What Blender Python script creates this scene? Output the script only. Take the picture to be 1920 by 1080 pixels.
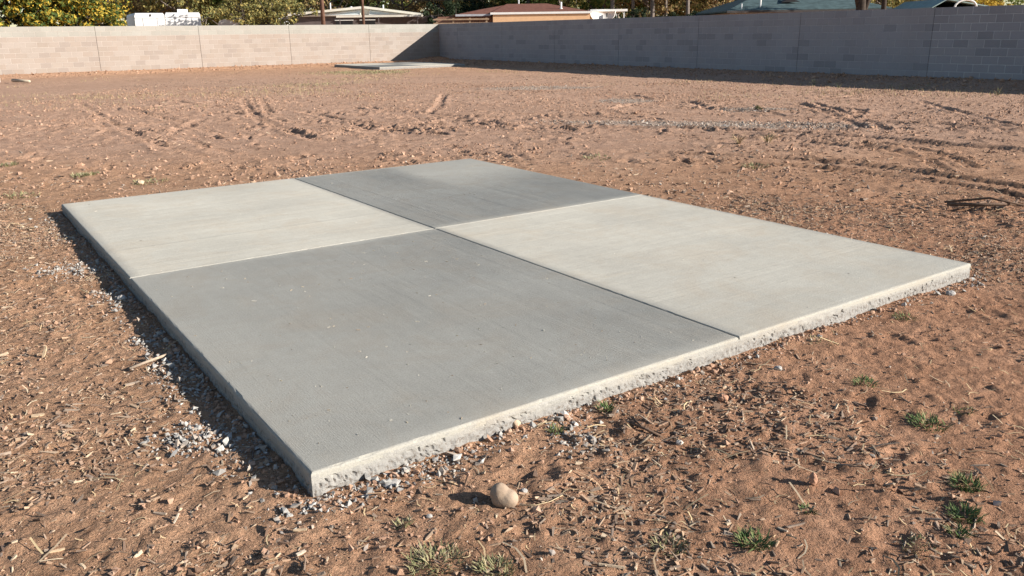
import bpy, math, random
import numpy as np
from mathutils import Matrix, Vector

for o in list(bpy.data.objects):
    bpy.data.objects.remove(o)
sc = bpy.context.scene
COL = sc.collection
RNG = np.random.default_rng(11)
random.seed(5)

# ------------------------------------------------------------------ camera
CAMZ = 1.28
cd = bpy.data.cameras.new('camera'); cam = bpy.data.objects.new('camera', cd); COL.objects.link(cam)
cd.sensor_fit = 'HORIZONTAL'; cd.sensor_width = 36.0; cd.lens = 1544.81 / 1920 * 36
cd.clip_start = 0.05; cd.clip_end = 3000
rt = Vector((0.99990313, -0.00412502, -0.01329357)); upv = Vector((0.01391887, 0.29633324, 0.95498318)); fw = Vector((0, 0.9550757, -0.29636194))
M = Matrix((rt, upv, -fw)).transposed().to_4x4(); M.translation = (0, 0, CAMZ)
cam.matrix_world = M
sc.camera = cam

# ------------------------------------------------------------------ site axes (slab edges, walls)
YAW = 0.6067587
U = np.array([math.cos(YAW), math.sin(YAW)]); V = np.array([-math.sin(YAW), math.cos(YAW)])
NC = np.array([-0.57410, 2.06498])          # near corner of the slab
SA, SB, STOP = 3.6113, 4.8841, 0.10         # slab length along U, along V, top height
WC = np.array([-3.7397, 46.3602])           # inner corner of the two walls
WTOP = 1.7532
TL = YAW + 0.040987; TR = YAW - 0.0357
DL = -np.array([math.cos(TL), math.sin(TL)])      # left wall runs this way from the corner
DR = -np.array([-math.sin(TR), math.cos(TR)])     # right wall

# ------------------------------------------------------------------ light
s2 = 1.62 * U - 1.95 * V
SUN = Vector((s2[0], s2[1], 1.0)).normalized()
sl = bpy.data.lights.new('sun', 'SUN'); sun = bpy.data.objects.new('sun', sl); COL.objects.link(sun)
sl.energy = 5.0; sl.angle = math.radians(0.53); sl.color = (1.0, 0.93, 0.84)
sun.rotation_euler = SUN.to_track_quat('Z', 'Y').to_euler(); sun.location = SUN * 60
wd = bpy.data.worlds.new('World'); sc.world = wd; wd.use_nodes = True
wn = wd.node_tree; sky = wn.nodes.new('ShaderNodeTexSky'); sky.sky_type = 'NISHITA'; sky.sun_disc = False
sky.sun_elevation = math.asin(SUN.z); sky.sun_rotation = math.atan2(SUN.x, SUN.y)
sky.air_density = 1.0; sky.dust_density = 0.3; sky.ozone_density = 1.6
bgn = wn.nodes['Background']; bgn.inputs['Strength'].default_value = 0.062
wn.links.new(sky.outputs[0], bgn.inputs['Color'])
sc.view_settings.view_transform = 'Standard'; sc.view_settings.look = 'None'
sc.view_settings.exposure = 1.08; sc.view_settings.gamma = 1.0
sc.render.engine = 'CYCLES'

# ------------------------------------------------------------------ helpers
def tag(o, label=None, cat=None, group=None, kind=None):
    if label: o['label'] = label
    if cat: o['category'] = cat
    if group: o['group'] = group
    if kind: o['kind'] = kind
    return o

def empty(name, loc=(0, 0, 0), rz=0.0):
    o = bpy.data.objects.new(name, None); COL.objects.link(o); o.location = loc; o.rotation_euler = (0, 0, rz)
    o.empty_display_size = 0.2
    return o

def link(name, me, parent=None, loc=None, rz=None):
    o = bpy.data.objects.new(name, me); COL.objects.link(o)
    if parent: o.parent = parent
    if loc is not None: o.location = loc
    if rz is not None: o.rotation_euler = (0, 0, rz)
    return o

def mesh_np(name, verts, faces, mat, smooth=False, attrs=None):
    """verts (n,3), faces: one (m,k) array or a list of such arrays"""
    me = bpy.data.meshes.new(name)
    verts = np.asarray(verts, np.float32)
    fl = faces if isinstance(faces, list) else [faces]
    fl = [np.asarray(f, np.int32) for f in fl]
    loops = np.concatenate([f.ravel() for f in fl])
    sizes = np.concatenate([np.full(len(f), f.shape[1], np.int32) for f in fl])
    starts = np.concatenate([[0], np.cumsum(sizes)[:-1]]).astype(np.int32)
    me.vertices.add(len(verts)); me.vertices.foreach_set('co', verts.ravel())
    me.loops.add(len(loops)); me.loops.foreach_set('vertex_index', loops)
    me.polygons.add(len(sizes)); me.polygons.foreach_set('loop_start', starts)
    try: me.polygons.foreach_set('loop_total', sizes)
    except Exception: pass
    me.polygons.foreach_set('use_smooth', np.full(len(sizes), bool(smooth)))
    if attrs:
        for k, a in attrs.items():
            at = me.attributes.new(k, 'FLOAT', 'POINT'); at.data.foreach_set('value', np.asarray(a, np.float32))
    me.update(calc_edges=True)
    if mat: me.materials.append(mat)
    return me

def mesh_py(name, verts, faces, mat, smooth=False):
    me = bpy.data.meshes.new(name); me.from_pydata([tuple(map(float, v)) for v in verts], [], faces); me.update()
    if mat: me.materials.append(mat)
    if smooth: me.polygons.foreach_set('use_smooth', [True] * len(me.polygons))
    return me

class MB:
    """collects simple solids into one mesh"""
    def __init__(s): s.v = []; s.f = []
    def add(s, vs, fs):
        b = len(s.v); s.v += [tuple(v) for v in vs]; s.f += [tuple(i + b for i in f) for f in fs]; return s
    def box(s, x0, x1, y0, y1, z0, z1):
        vs = [(x, y, z) for z in (z0, z1) for y in (y0, y1) for x in (x0, x1)]
        return s.add(vs, [(0, 2, 3, 1), (4, 5, 7, 6), (0, 1, 5, 4), (2, 6, 7, 3), (0, 4, 6, 2), (1, 3, 7, 5)])
    def tube(s, pts, rad, n=8, cap=True):
        pts = [Vector(p) for p in pts]; b = len(s.v)
        rads = rad if hasattr(rad, '__len__') else [rad] * len(pts)
        for i, p in enumerate(pts):
            d = (pts[min(i + 1, len(pts) - 1)] - pts[max(i - 1, 0)]).normalized()
            a = d.cross(Vector((0.31, 0.9, 0.17))).normalized(); c = d.cross(a)
            for k in range(n):
                t = 2 * math.pi * k / n
                s.v.append(tuple(p + (a * math.cos(t) + c * math.sin(t)) * rads[i]))
        for i in range(len(pts) - 1):
            for k in range(n):
                k2 = (k + 1) % n
                s.f.append((b + i * n + k, b + i * n + k2, b + (i + 1) * n + k2, b + (i + 1) * n + k))
        if cap:
            s.f.append(tuple(b + k for k in range(n))[::-1]); s.f.append(tuple(b + (len(pts) - 1) * n + k for k in range(n)))
        return s
    def build(s, name, mat, parent=None, smooth=False, loc=None):
        return link(name, mesh_py(name, s.v, s.f, mat, smooth), parent, loc)

# --- noise
def _hash(ix, iy, seed):
    h = (ix.astype(np.uint32) * np.uint32(374761393) + iy.astype(np.uint32) * np.uint32(668265263) + np.uint32(seed * 1274126177 & 0xffffffff))
    h = (h ^ (h >> np.uint32(13))) * np.uint32(1274126177)
    h = (h ^ (h >> np.uint32(16))) * np.uint32(2246822519)
    h ^= h >> np.uint32(15)
    return h.astype(np.float64) / 4294967295.0
def vnoise(x, y, seed=0):
    ix = np.floor(x).astype(np.int64); iy = np.floor(y).astype(np.int64)
    fx = x - ix; fy = y - iy
    fx = fx * fx * (3 - 2 * fx); fy = fy * fy * (3 - 2 * fy)
    a = _hash(ix, iy, seed); b = _hash(ix + 1, iy, seed); c = _hash(ix, iy + 1, seed); d = _hash(ix + 1, iy + 1, seed)
    return (a + (b - a) * fx) * (1 - fy) + (c + (d - c) * fx) * fy
def rnoise(x, y, freq, seed):
    """value noise on a rotated lattice, about -1..1"""
    a = seed * 1.7; c, s = math.cos(a), math.sin(a)
    return vnoise((x * c - y * s) * freq + 311.7 + seed * 7.3, (x * s + y * c) * freq + 97.1, seed) * 2 - 1
def fbm(x, y, freq, seed, oct=4, gain=0.5):
    r = 0; a = 1.0; t = 0
    for i in range(oct):
        r = r + a * rnoise(x, y, freq * 2.07 ** i, seed + i * 3); t += a; a *= gain
    return r / t
def ss(a, b, x):
    t = np.clip((x - a) / (b - a), 0, 1); return t * t * (3 - 2 * t)

# ------------------------------------------------------------------ materials
def mat_new(name, rough=0.9, spec=0.25):
    m = bpy.data.materials.new(name); m.use_nodes = True
    b = m.node_tree.nodes['Principled BSDF']
    b.inputs['Roughness'].default_value = rough; b.inputs['Specular IOR Level'].default_value = spec
    return m, m.node_tree, b
def nd(nt, t, **kw):
    n = nt.nodes.new(t)
    for k, v in kw.items(): setattr(n, k, v)
    return n
def ramp(nt, fac, stops, interp='LINEAR'):
    r = nd(nt, 'ShaderNodeValToRGB'); r.color_ramp.interpolation = interp
    e = r.color_ramp.elements
    while len(e) > 1: e.remove(e[0])
    e[0].position = stops[0][0]; e[0].color = (*stops[0][1], 1)
    for p, c in stops[1:]:
        q = e.new(p); q.color = (*c, 1)
    nt.links.new(fac, r.inputs[0]); return r.outputs[0]
def noise(nt, vec, scale, detail=4, rough=0.55, dist=0.0):
    n = nd(nt, 'ShaderNodeTexNoise'); n.inputs['Scale'].default_value = scale; n.inputs['Detail'].default_value = detail
    n.inputs['Roughness'].default_value = rough; n.inputs['Distortion'].default_value = dist
    if vec is not None: nt.links.new(vec, n.inputs['Vector'])
    return n.outputs['Fac']
def mixc(nt, fac, a, b, mode='MIX'):
    m = nd(nt, 'ShaderNodeMix', data_type='RGBA', blend_type=mode)
    for s, v in ((0, fac), (6, a), (7, b)):
        if hasattr(v, 'links'): nt.links.new(v, m.inputs[s])
        else: m.inputs[s].default_value = v if s == 0 else (*v, 1)
    return m.outputs[2]
def math_n(nt, op, a, b=None):
    m = nd(nt, 'ShaderNodeMath', operation=op)
    for i, v in enumerate((a, b)):
        if v is None: continue
        if hasattr(v, 'links'): nt.links.new(v, m.inputs[i])
        else: m.inputs[i].default_value = v
    return m.outputs[0]
def bump(nt, bsdf, h, strength, dist, prev=None):
    b = nd(nt, 'ShaderNodeBump'); b.inputs['Strength'].default_value = strength; b.inputs['Distance'].default_value = dist
    nt.links.new(h, b.inputs['Height'])
    if prev: nt.links.new(prev, b.inputs['Normal'])
    nt.links.new(b.outputs[0], bsdf.inputs['Normal']); return b.outputs[0]
def pos(nt):
    return nd(nt, 'ShaderNodeNewGeometry').outputs['Position']
def objc(nt):
    return nd(nt, 'ShaderNodeTexCoord').outputs['Object']
def attr(nt, name):
    a = nd(nt, 'ShaderNodeAttribute'); a.attribute_name = name; return a.outputs['Fac']
def island(nt):
    return nd(nt, 'ShaderNodeNewGeometry').outputs['Random Per Island']
def orand(nt):
    return nd(nt, 'ShaderNodeObjectInfo').outputs['Random']

def plain(name, col, rough=0.8, var=0.15, scale=6.0, spec=0.25, bmp=0.0):
    m, nt, b = mat_new(name, rough, spec)
    f = noise(nt, pos(nt), scale, 5)
    c = ramp(nt, f, [(0.3, tuple(x * (1 - var) for x in col)), (0.7, tuple(min(1, x * (1 + var)) for x in col))])
    nt.links.new(c, b.inputs['Base Color'])
    if bmp: bump(nt, b, f, 0.6, bmp)
    return m
def scatter_mat(name, cols, rough=0.9, use='island', spec=0.2, bscale=120, bdist=0.002, trans=0.0):
    m, nt, b = mat_new(name, rough, spec)
    r = island(nt) if use == 'island' else orand(nt)
    n = len(cols)
    c = ramp(nt, r, [((i + 0.5) / n, c) for i, c in enumerate(cols)])
    f = noise(nt, pos(nt), bscale, 3)
    c2 = mixc(nt, 0.35, c, ramp(nt, f, [(0.3, (0.35, 0.35, 0.35)), (0.7, (1.0, 1.0, 1.0))]), 'MULTIPLY')
    nt.links.new(c2, b.inputs['Base Color'])
    if bdist: bump(nt, b, f, 0.6, bdist)
    if trans: b.inputs['Transmission Weight'].default_value = 0.0; b.inputs['Subsurface Weight'].default_value = 0.0
    return m

def ground_material():
    m, nt, b = mat_new('red_dirt', 0.95, 0.12)
    p = pos(nt)
    big = noise(nt, p, 0.35, 5, 0.6); mid = noise(nt, p, 3.2, 6, 0.62, 0.4); fine = noise(nt, p, 26, 6, 0.7); grit = noise(nt, p, 140, 3, 0.7)
    dirt = ramp(nt, mid, [(0.28, (0.446, 0.259, 0.156)), (0.5, (0.573, 0.341, 0.210)), (0.72, (0.653, 0.400, 0.256))])
    red = ramp(nt, mid, [(0.28, (0.397, 0.212, 0.127)), (0.5, (0.512, 0.282, 0.172)), (0.72, (0.580, 0.334, 0.212))])
    pale = ramp(nt, mid, [(0.28, (0.485, 0.304, 0.210)), (0.5, (0.561, 0.359, 0.253)), (0.75, (0.618, 0.410, 0.298))])
    c = mixc(nt, attr(nt, 'red'), dirt, red)
    c = mixc(nt, attr(nt, 'pale'), c, pale)
    # grey gravelly ground
    gm = math_n(nt, 'MULTIPLY', attr(nt, 'gravel'), ramp(nt, noise(nt, p, 9, 5, 0.7), [(0.38, (0, 0, 0)), (0.55, (1, 1, 1))]))
    grav = ramp(nt, fine, [(0.3, (0.33, 0.25, 0.20)), (0.7, (0.50, 0.405, 0.33))])
    c = mixc(nt, gm, c, grav)
    # chaff and plant litter between the chips
    lit = ramp(nt, noise(nt, p, 45, 5, 0.75, 1.5), [(0.50, (0, 0, 0)), (0.64, (1, 1, 1))])
    lm = math_n(nt, 'MULTIPLY', attr(nt, 'litter'), lit)
    litc = ramp(nt, noise(nt, p, 160, 2), [(0.35, (0.15, 0.095, 0.062)), (0.65, (0.46, 0.34, 0.23))])
    c = mixc(nt, math_n(nt, 'MULTIPLY', lm, 0.8), c, litc)
    c = mixc(nt, 0.5, c, ramp(nt, fine, [(0.25, (0.60, 0.58, 0.56)), (0.6, (1, 1, 1))]), 'MULTIPLY')
    c = mixc(nt, 0.35, c, ramp(nt, grit, [(0.3, (0.55, 0.52, 0.5)), (0.65, (1, 1, 1))]), 'MULTIPLY')
    c = mixc(nt, 0.42, c, ramp(nt, noise(nt, p, 8.5, 6, 0.75), [(0.34, (0.55, 0.52, 0.50)), (0.54, (1, 1, 1))]), 'MULTIPLY')
    c = mixc(nt, 0.4, c, ramp(nt, big, [(0.35, (0.78, 0.76, 0.74)), (0.65, (1.0, 1.0, 1.0))]), 'MULTIPLY')
    dm = math_n(nt, 'MULTIPLY', attr(nt, 'rut_dark'), ramp(nt, noise(nt, p, 7, 5, 0.7), [(0.36, (0.25, 0.25, 0.25)), (0.56, (1, 1, 1))]))
    c = mixc(nt, dm, c, (0.085, 0.052, 0.038))  # mixes dark brown into the dirt along the rut lines
    nt.links.new(c, b.inputs['Base Color'])
    n0 = bump(nt, b, noise(nt, p, 11, 6, 0.75), 0.9, 0.065)
    n1 = bump(nt, b, fine, 0.9, 0.030, n0)
    bump(nt, b, grit, 0.8, 0.006, n1)
    return m
M_DIRT = ground_material()

def concrete(name, base, var=0.1, bmpd=0.0016):
    m, nt, b = mat_new(name, 0.92, 0.2)
    p = objc(nt)
    f1 = noise(nt, p, 1.3, 5, 0.6); f2 = noise(nt, p, 150, 5, 0.8); f3 = noise(nt, p, 14, 5, 0.65)
    c = ramp(nt, f1, [(0.3, tuple(x * (1 - var) for x in base)), (0.7, tuple(x * (1 + var) for x in base))])
    st = ramp(nt, noise(nt, p, 2.6, 6, 0.7, 0.8), [(0.46, (0, 0, 0)), (0.72, (0.5, 0.5, 0.5))])
    c = mixc(nt, st, c, (base[0] * 0.93, base[1] * 0.83, base[2] * 0.74))
    c = mixc(nt, 0.25, c, ramp(nt, f3, [(0.3, (0.72, 0.71, 0.70)), (0.65, (1, 1, 1))]), 'MULTIPLY')
    c = mixc(nt, 0.5, c, ramp(nt, f2, [(0.34, (0.45, 0.45, 0.45)), (0.58, (1, 1, 1))]), 'MULTIPLY')
    nt.links.new(c, b.inputs['Base Color'])
    bump(nt, b, f2, 0.6, bmpd)
    return m
M_CONC = concrete('broomed_concrete', (0.380, 0.367, 0.324))
M_CSIDE = concrete('cast_concrete_side', (0.345, 0.335, 0.308), 0.14, 0.003)
def rough_lower(m):
    # below the smooth trowelled lip the form left grey mortar with dark voids and soil in them
    nt = m.node_tree; b = nt.nodes['Principled BSDF']; src = b.inputs['Base Color'].links[0].from_socket
    p = objc(nt); sx = nd(nt, 'ShaderNodeSeparateXYZ'); nt.links.new(p, sx.inputs[0])
    zz = math_n(nt, 'ADD', sx.outputs['Z'], math_n(nt, 'MULTIPLY', noise(nt, p, 7, 4), 0.03))
    low = ramp(nt, math_n(nt, 'MULTIPLY', zz, -10.0), [(0.12, (0, 0, 0)), (0.26, (1, 1, 1))])
    grey = mixc(nt, 0.85, src, (0.25, 0.242, 0.228))
    c = mixc(nt, low, src, grey)
    vo = math_n(nt, 'MULTIPLY', low, ramp(nt, noise(nt, p, 75, 5, 0.75), [(0.51, (0, 0, 0)), (0.60, (1, 1, 1))]))
    c = mixc(nt, math_n(nt, 'MULTIPLY', vo, 0.75), c, (0.13, 0.105, 0.085))
    nt.links.new(c, b.inputs['Base Color'])
rough_lower(M_CSIDE)

def block_mat(name, cols, use):
    m, nt, b = mat_new(name, 0.95, 0.15)
    r = orand(nt) if use == 'obj' else island(nt)
    n = len(cols)
    c = ramp(nt, r, [(i / n, c) for i, c in enumerate(cols)], 'CONSTANT')
    p = pos(nt)
    c = mixc(nt, 0.35, c, ramp(nt, noise(nt, p, 1.1, 5, 0.65), [(0.3, (0.78, 0.74, 0.71)), (0.65, (1, 1, 1))]), 'MULTIPLY')
    f = noise(nt, p, 60, 4, 0.7)
    c = mixc(nt, 0.3, c, ramp(nt, f, [(0.3, (0.7, 0.7, 0.7)), (0.6, (1, 1, 1))]), 'MULTIPLY')
    nt.links.new(c, b.inputs['Base Color']); bump(nt, b, f, 0.5, 0.004)
    return m

# ------------------------------------------------------------------ terrain height
def seg_dist(x, y, pl):
    """distance to polyline and arc length along it"""
    best = np.full(x.shape, 1e9); arc = np.zeros(x.shape); acc = 0.0
    for (x0, y0), (x1, y1) in zip(pl[:-1], pl[1:]):
        dx, dy = x1 - x0, y1 - y0; L = math.hypot(dx, dy)
        t = np.clip(((x - x0) * dx + (y - y0) * dy) / (L * L), 0, 1)
        d = np.hypot(x - x0 - t * dx, y - y0 - t * dy)
        k = d < best; best = np.where(k, d, best); arc = np.where(k, acc + t * L, arc); acc += L
    return best, arc
def smooth_pl(pl, n=8):
    P = [Vector((*pl[0], 0))] + [Vector((*q, 0)) for q in pl] + [Vector((*pl[-1], 0))]
    out = []
    for i in range(1, len(P) - 2):
        for k in range(n):
            t = k / n; a, b, c, d = P[i - 1], P[i], P[i + 1], P[i + 2]
            q = 0.5 * ((2 * b) + (c - a) * t + (2 * a - 5 * b + 4 * c - d) * t * t + (3 * b - a - 3 * c + d) * t ** 3)
            out.append((q.x, q.y))
    out.append(tuple(pl[-1])); return out
# (polyline, half width, depth, berm height, tread depth)
TRACKS = [
 ([(0.34, 12.09), (1.46, 11.77), (2.54, 11.53), (3.74, 10.73), (4.72, 9.87), (5.47, 8.79), (6.3, 7.3)], 0.18, 0.06, 0.02, 0.012),
 ([(0.85, 9.15), (1.7, 8.97), (2.95, 8.39), (3.68, 7.61), (4.2, 6.66), (4.7, 5.4)], 0.12, 0.05, 0.015, 0.012),
 ([(1.6, 8.44), (2.78, 7.89), (3.49, 7.2), (3.96, 6.26), (4.3, 5.2)], 0.10, 0.045, 0.015, 0.012),
 ([(-0.52, 14.6), (1.29, 14.05), (3.82, 13.5), (5.4, 12.17), (6.56, 10.61), (7.6, 8.8)], 0.13, 0.035, 0.03, 0.015),
 ([(-11.16, 17.34), (-8.93, 17.08), (-7.41, 17.85), (-6.56, 19.39)], 0.15, 0.04, 0.03, 0.02),
 ([(-9.66, 18.96), (-6.95, 14.46), (-5.4, 11.97), (-4.31, 10.23)], 0.15, 0.05, 0.04, 0.035),
 ([(-7.78, 17.15), (-5.77, 14.26), (-4.2, 11.8)], 0.15, 0.05, 0.04, 0.04),
 ([(-6.42, 20.31), (-4.65, 15.22), (-3.55, 12.75), (-2.42, 10.58)], 0.16, 0.055, 0.045, 0.04),
 ([(-5.94, 20.21), (-4.34, 15.17)], 0.14, 0.045, 0.04, 0.03),
 ([(-7.76, 19.64), (-6.19, 17.61), (-4.79, 16.58), (-2.41, 14.82)], 0.15, 0.045, 0.04, 0.03),
 ([(-3.78, 15.44), (-2.07, 12.71), (-1.48, 11.8), (-0.68, 10.98)], 0.16, 0.05, 0.04, 0.035),
 ([(-2.77, 16.48), (-1.48, 15.02), (-0.13, 12.5)], 0.15, 0.05, 0.045, 0.035),
 ([(-2.49, 11.57), (-1.84, 12.25), (-0.91, 13.46), (0.26, 11.71)], 0.15, 0.045, 0.035, 0.03),
 ([(-1.66, 21.99), (-1.43, 16.67), (-1.46, 14.77)], 0.13, 0.04, 0.03, 0.01),
 ([(2.8, 19.67), (2.92, 17.72), (1.89, 15.3)], 0.15, 0.04, 0.04, 0.02),
 ([(3.65, 17.21), (3.54, 14.85)], 0.15, 0.05, 0.04, 0.02),
 ([(5.53, 16.0), (5.23, 13.81), (4.74, 11.15)], 0.14, 0.045, 0.04, 0.03),
 ([(5.88, 16.4), (5.47, 13.76), (4.98, 11.04)], 0.13, 0.045, 0.04, 0.03),
 ([(5.83, 14.8), (5.93, 14.15), (5.24, 12.75)], 0.14, 0.05, 0.045, 0.03),
 ([(8.05, 16.58), (7.23, 13.44), (6.8, 11.0)], 0.14, 0.04, 0.04, 0.02),
 ([(-8.7, 13.71), (-6.21, 12.89), (-3.75, 10.93)], 0.14, 0.03, 0.03, 0.02),
 ([(-5.19, 14.17), (-4.64, 11.04), (-3.8, 9.42)], 0.14, 0.035, 0.03, 0.03),
]
rt_ = np.random.default_rng(77)
for _ in range(26):       # fainter passes of the same tyres, two wheels each
    x0, y0, a, L, cv = rt_.uniform(-8.5, 6.5), rt_.uniform(9.5, 19.5), rt_.normal(-0.55, 0.5), rt_.uniform(1.6, 4.5), rt_.normal(0, 0.25)
    for sd in (0, 1):
        pl = []
        for k in range(5):
            t = k / 4; b = a + cv * t * L * 0.5; pl.append((x0 + L * t * math.cos(b) - sd * 0.34 * math.sin(b), y0 + L * t * math.sin(b) + sd * 0.34 * math.cos(b)))
        TRACKS.append((pl, 0.09, 0.022, 0.024, 0.014))
TRACKS = [t if i < 4 else (t[0], min(t[1], 0.11), t[2] * 0.85, t[3] * 0.8, t[4] * 0.8) for i, t in enumerate(TRACKS)]
TRACKS = [(smooth_pl(t[0]),) + t[1:] for t in TRACKS]
# scuffs and foot marks: x, y, length, width, turn, depth
rs = np.random.default_rng(3)
DENTS = []
for _ in range(70):
    DENTS.append((rs.uniform(-0.3, 3.6), rs.uniform(1.4, 4.6), rs.uniform(0.05, 0.14), rs.uniform(0.03, 0.06), rs.uniform(0, 3.14), rs.uniform(0.004, 0.011)))
for _ in range(40):
    DENTS.append((rs.uniform(-3.4, -0.3), rs.uniform(1.4, 4.6), rs.uniform(0.04, 0.1), rs.uniform(0.02, 0.05), rs.uniform(0, 3.14), rs.uniform(0.004, 0.010)))
for _ in range(420):
    DENTS.append((rs.uniform(-9, 8), rs.uniform(8, 19), rs.uniform(0.10, 0.42), rs.uniform(0.03, 0.06), rs.normal(-1.0, 0.4), rs.uniform(0.010, 0.036)))

for _ in range(170):       # crisp digs left by spinning wheels
    q = rs.uniform(0, 1); DENTS.append((rs.normal(-5.2, 1.7) if q < .5 else rs.normal(-1.0, 1.3), rs.normal(14.0, 2.3) if q < .5 else rs.normal(12.8, 1.3), rs.uniform(0.10, 0.26), rs.uniform(0.035, 0.055), rs.normal(-1.0, 0.35), rs.uniform(0.03, 0.055)))
def slab_uv(x, y):
    qx, qy = x - NC[0], y - NC[1]
    return qx * U[0] + qy * U[1], qx * V[0] + qy * V[1]
def slab_out(x, y):
    u, v = slab_uv(x, y)
    du = np.maximum(np.maximum(-u, u - SA), 0); dv = np.maximum(np.maximum(-v, v - SB), 0)
    ins = (u > 0) & (u < SA) & (v > 0) & (v < SB)
    return np.where(ins, -np.minimum(np.minimum(u, SA - u), np.minimum(v, SB - v)), np.hypot(du, dv))
def wall_dist(x, y):
    qx, qy = x - WC[0], y - WC[1]
    nl = np.array([-DL[1], DL[0]]); nr = np.array([DR[1], -DR[0]])
    return qx * nl[0] + qy * nl[1], qx * nr[0] + qy * nr[1]     # positive inside the yard
def zbase(x, y):
    z = 0.02 - 0.2 * ss(6, 24, y)
    dl, dr = wall_dist(x, y)
    n = rnoise(x, y, 0.7, 91)
    z = z + 0.15 * ss(1.9 + 0.5 * n, 0.1, np.abs(dr)) * ss(8, 20, y) + 0.12 * ss(1.4 + 0.4 * n, 0.1, np.abs(dl)) * ss(8, 24, y)
    return z
def height(x, y, level=2):
    """level 2: every detail, 1: no fine detail, 0: far ground"""
    z = zbase(x, y)
    z = z + 0.012 * fbm(x, y, 0.9, 21, 3)
    if level == 0:
        return z + 0.02 * fbm(x, y, 4.0, 5, 3)
    near_slab = ss(0.25, 0.0, slab_out(x, y))
    rough = 0.30 + 0.62 * ss(-0.25, 0.35, rnoise(x, y, 0.8, 33))
    c = fbm(x, y, 7.5, 40, 4, 0.55)
    z = z + rough * (0.011 * c + 0.010 * np.maximum(c - 0.15, 0))
    r = 1 - np.abs(fbm(x, y, 11.0, 55, 3, 0.55)) * 2.4
    z = z + rough * 0.005 * np.maximum(r, 0) ** 2
    if level == 1:
        c3 = fbm(x, y, 12.0, 73, 3); z = z + rough * (0.011 * c3 + 0.02 * np.maximum(c3 - 0.2, 0))
    if level >= 2:
        z = z + 0.0050 * fbm(x, y, 42.0, 60, 2)
        c2 = rnoise(x, y, 26.0, 71); z = z + 0.010 * np.maximum(c2 - 0.3, 0)
        c3 = fbm(x, y, 17.0, 73, 3); z = z + rough * (0.010 * c3 + 0.018 * np.maximum(c3 - 0.2, 0))
    for (dx, dy, a, b, t, dep) in DENTS:
        m = (np.abs(x - dx) < a * 2.2) & (np.abs(y - dy) < a * 2.2)
        if not m.any(): continue
        lx = (x[m] - dx) * math.cos(t) + (y[m] - dy) * math.sin(t); ly = -(x[m] - dx) * math.sin(t) + (y[m] - dy) * math.cos(t)
        q = np.sqrt((lx / a) ** 2 + (ly / b) ** 2)
        z[m] += dep * (-0.9 * ss(1.0, 0.35, q) + 0.55 * np.exp(-((q - 1.25) / 0.28) ** 2))
    for (pl, hw, dep, berm, tread) in TRACKS:
        xs = [q[0] for q in pl]; ys = [q[1] for q in pl]; e = hw * 3
        m = (x > min(xs) - e) & (x < max(xs) + e) & (y > min(ys) - e) & (y < max(ys) + e)
        if not m.any(): continue
        xm, ym = x[m], y[m]
        d, arc = seg_dist(xm, ym, pl)
        k = 0.55 + 0.5 * ss(-0.5, 0.5, rnoise(xm, ym, 1.3, 77))
        w = hw * (1 + 0.25 * rnoise(xm, ym, 3.0, 78))
        bar = ss(-0.2, 0.4, np.sin(arc * 2 * math.pi / 0.11 + 1.5 * np.abs(d) / hw + 2 * rnoise(xm, ym, 2, 79)))
        z[m] += 0.78 * k * (0.018 * np.cos(d * 2 * math.pi / 0.075) * ss(w * 1.1, w * 0.9, d) - dep * ss(w, w * 0.6, d) + berm * np.exp(-((d - w * 1.2) / (w * 0.33)) ** 2) * (0.7 + 0.6 * rnoise(xm, ym, 9, 80)) + tread * bar * ss(w, w * 0.7, d))
    dl, dr = wall_dist(x, y)
    z = z + 0.035 * np.maximum(fbm(x, y, 5.0, 87, 3), 0) * (ss(2.2, 0.4, dr) + ss(1.5, 0.3, dl))
    # loose dirt against the slab
    z = z * (1 - 0.5 * near_slab) + near_slab * (0.016 + 0.012 * rnoise(x, y, 5, 95)) 
    return z

def masks(x, y):
    n1 = fbm(x, y, 0.5, 101, 4); n2 = fbm(x, y, 1.6, 105, 4)
    red = ss(-0.6, 1.6, x + 0.25 * (3.5 - y) + n2 * 0.8) * ss(9.0, 4.5, y + n1 * 2)
    pale = ss(6.5, 10.5, y + 1.5 * n1) * ss(40, 26, y)
    gv = np.zeros(x.shape)
    for (cx, cy, rx, ry, t) in ((3.0, 12.0, 2.3, 0.55, -0.32), (4.3, 14.6, 0.7, 0.45, 0), (2.5, 17.6, 0.6, 0.7, 0), (0.7, 23, 1.5, 0.8, 0)):
        lx = (x - cx) * math.cos(t) + (y - cy) * math.sin(t); ly = -(x - cx) * math.sin(t) + (y - cy) * math.cos(t)
        gv = np.maximum(gv, ss(1.25, 0.6, np.hypot(lx / rx, ly / ry) + 0.35 * n2))
    so = slab_out(x, y)
    litter = np.clip(ss(0.9, -0.4, x - 0.12 * y + n2 * 0.5) * ss(8.5, 5.5, y) + 0.55 * ss(9.5, 6, y) * ss(-0.1, 0.5, n2 + 0.3) + 0.3 * ss(20, 26, y), 0, 1)
    rut_dark = np.zeros(x.shape)
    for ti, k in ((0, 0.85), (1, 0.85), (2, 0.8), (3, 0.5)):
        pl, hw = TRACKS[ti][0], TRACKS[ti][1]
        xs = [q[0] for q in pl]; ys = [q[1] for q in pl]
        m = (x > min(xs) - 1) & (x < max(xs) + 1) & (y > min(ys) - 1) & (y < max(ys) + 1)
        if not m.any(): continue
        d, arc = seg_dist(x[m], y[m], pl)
        w = hw * (0.75 + 0.35 * rnoise(x[m], y[m], 2.5, 141)); rut_dark[m] = np.maximum(rut_dark[m], k * ss(w * 1.25, w * 0.55, d) * ss(0.3, 2.2, arc) * (0.35 + 0.65 * ss(-0.8, -0.1, rnoise(x[m], y[m], 1.1, 142))))
    return red, pale, gv, litter, rut_dark

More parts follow.
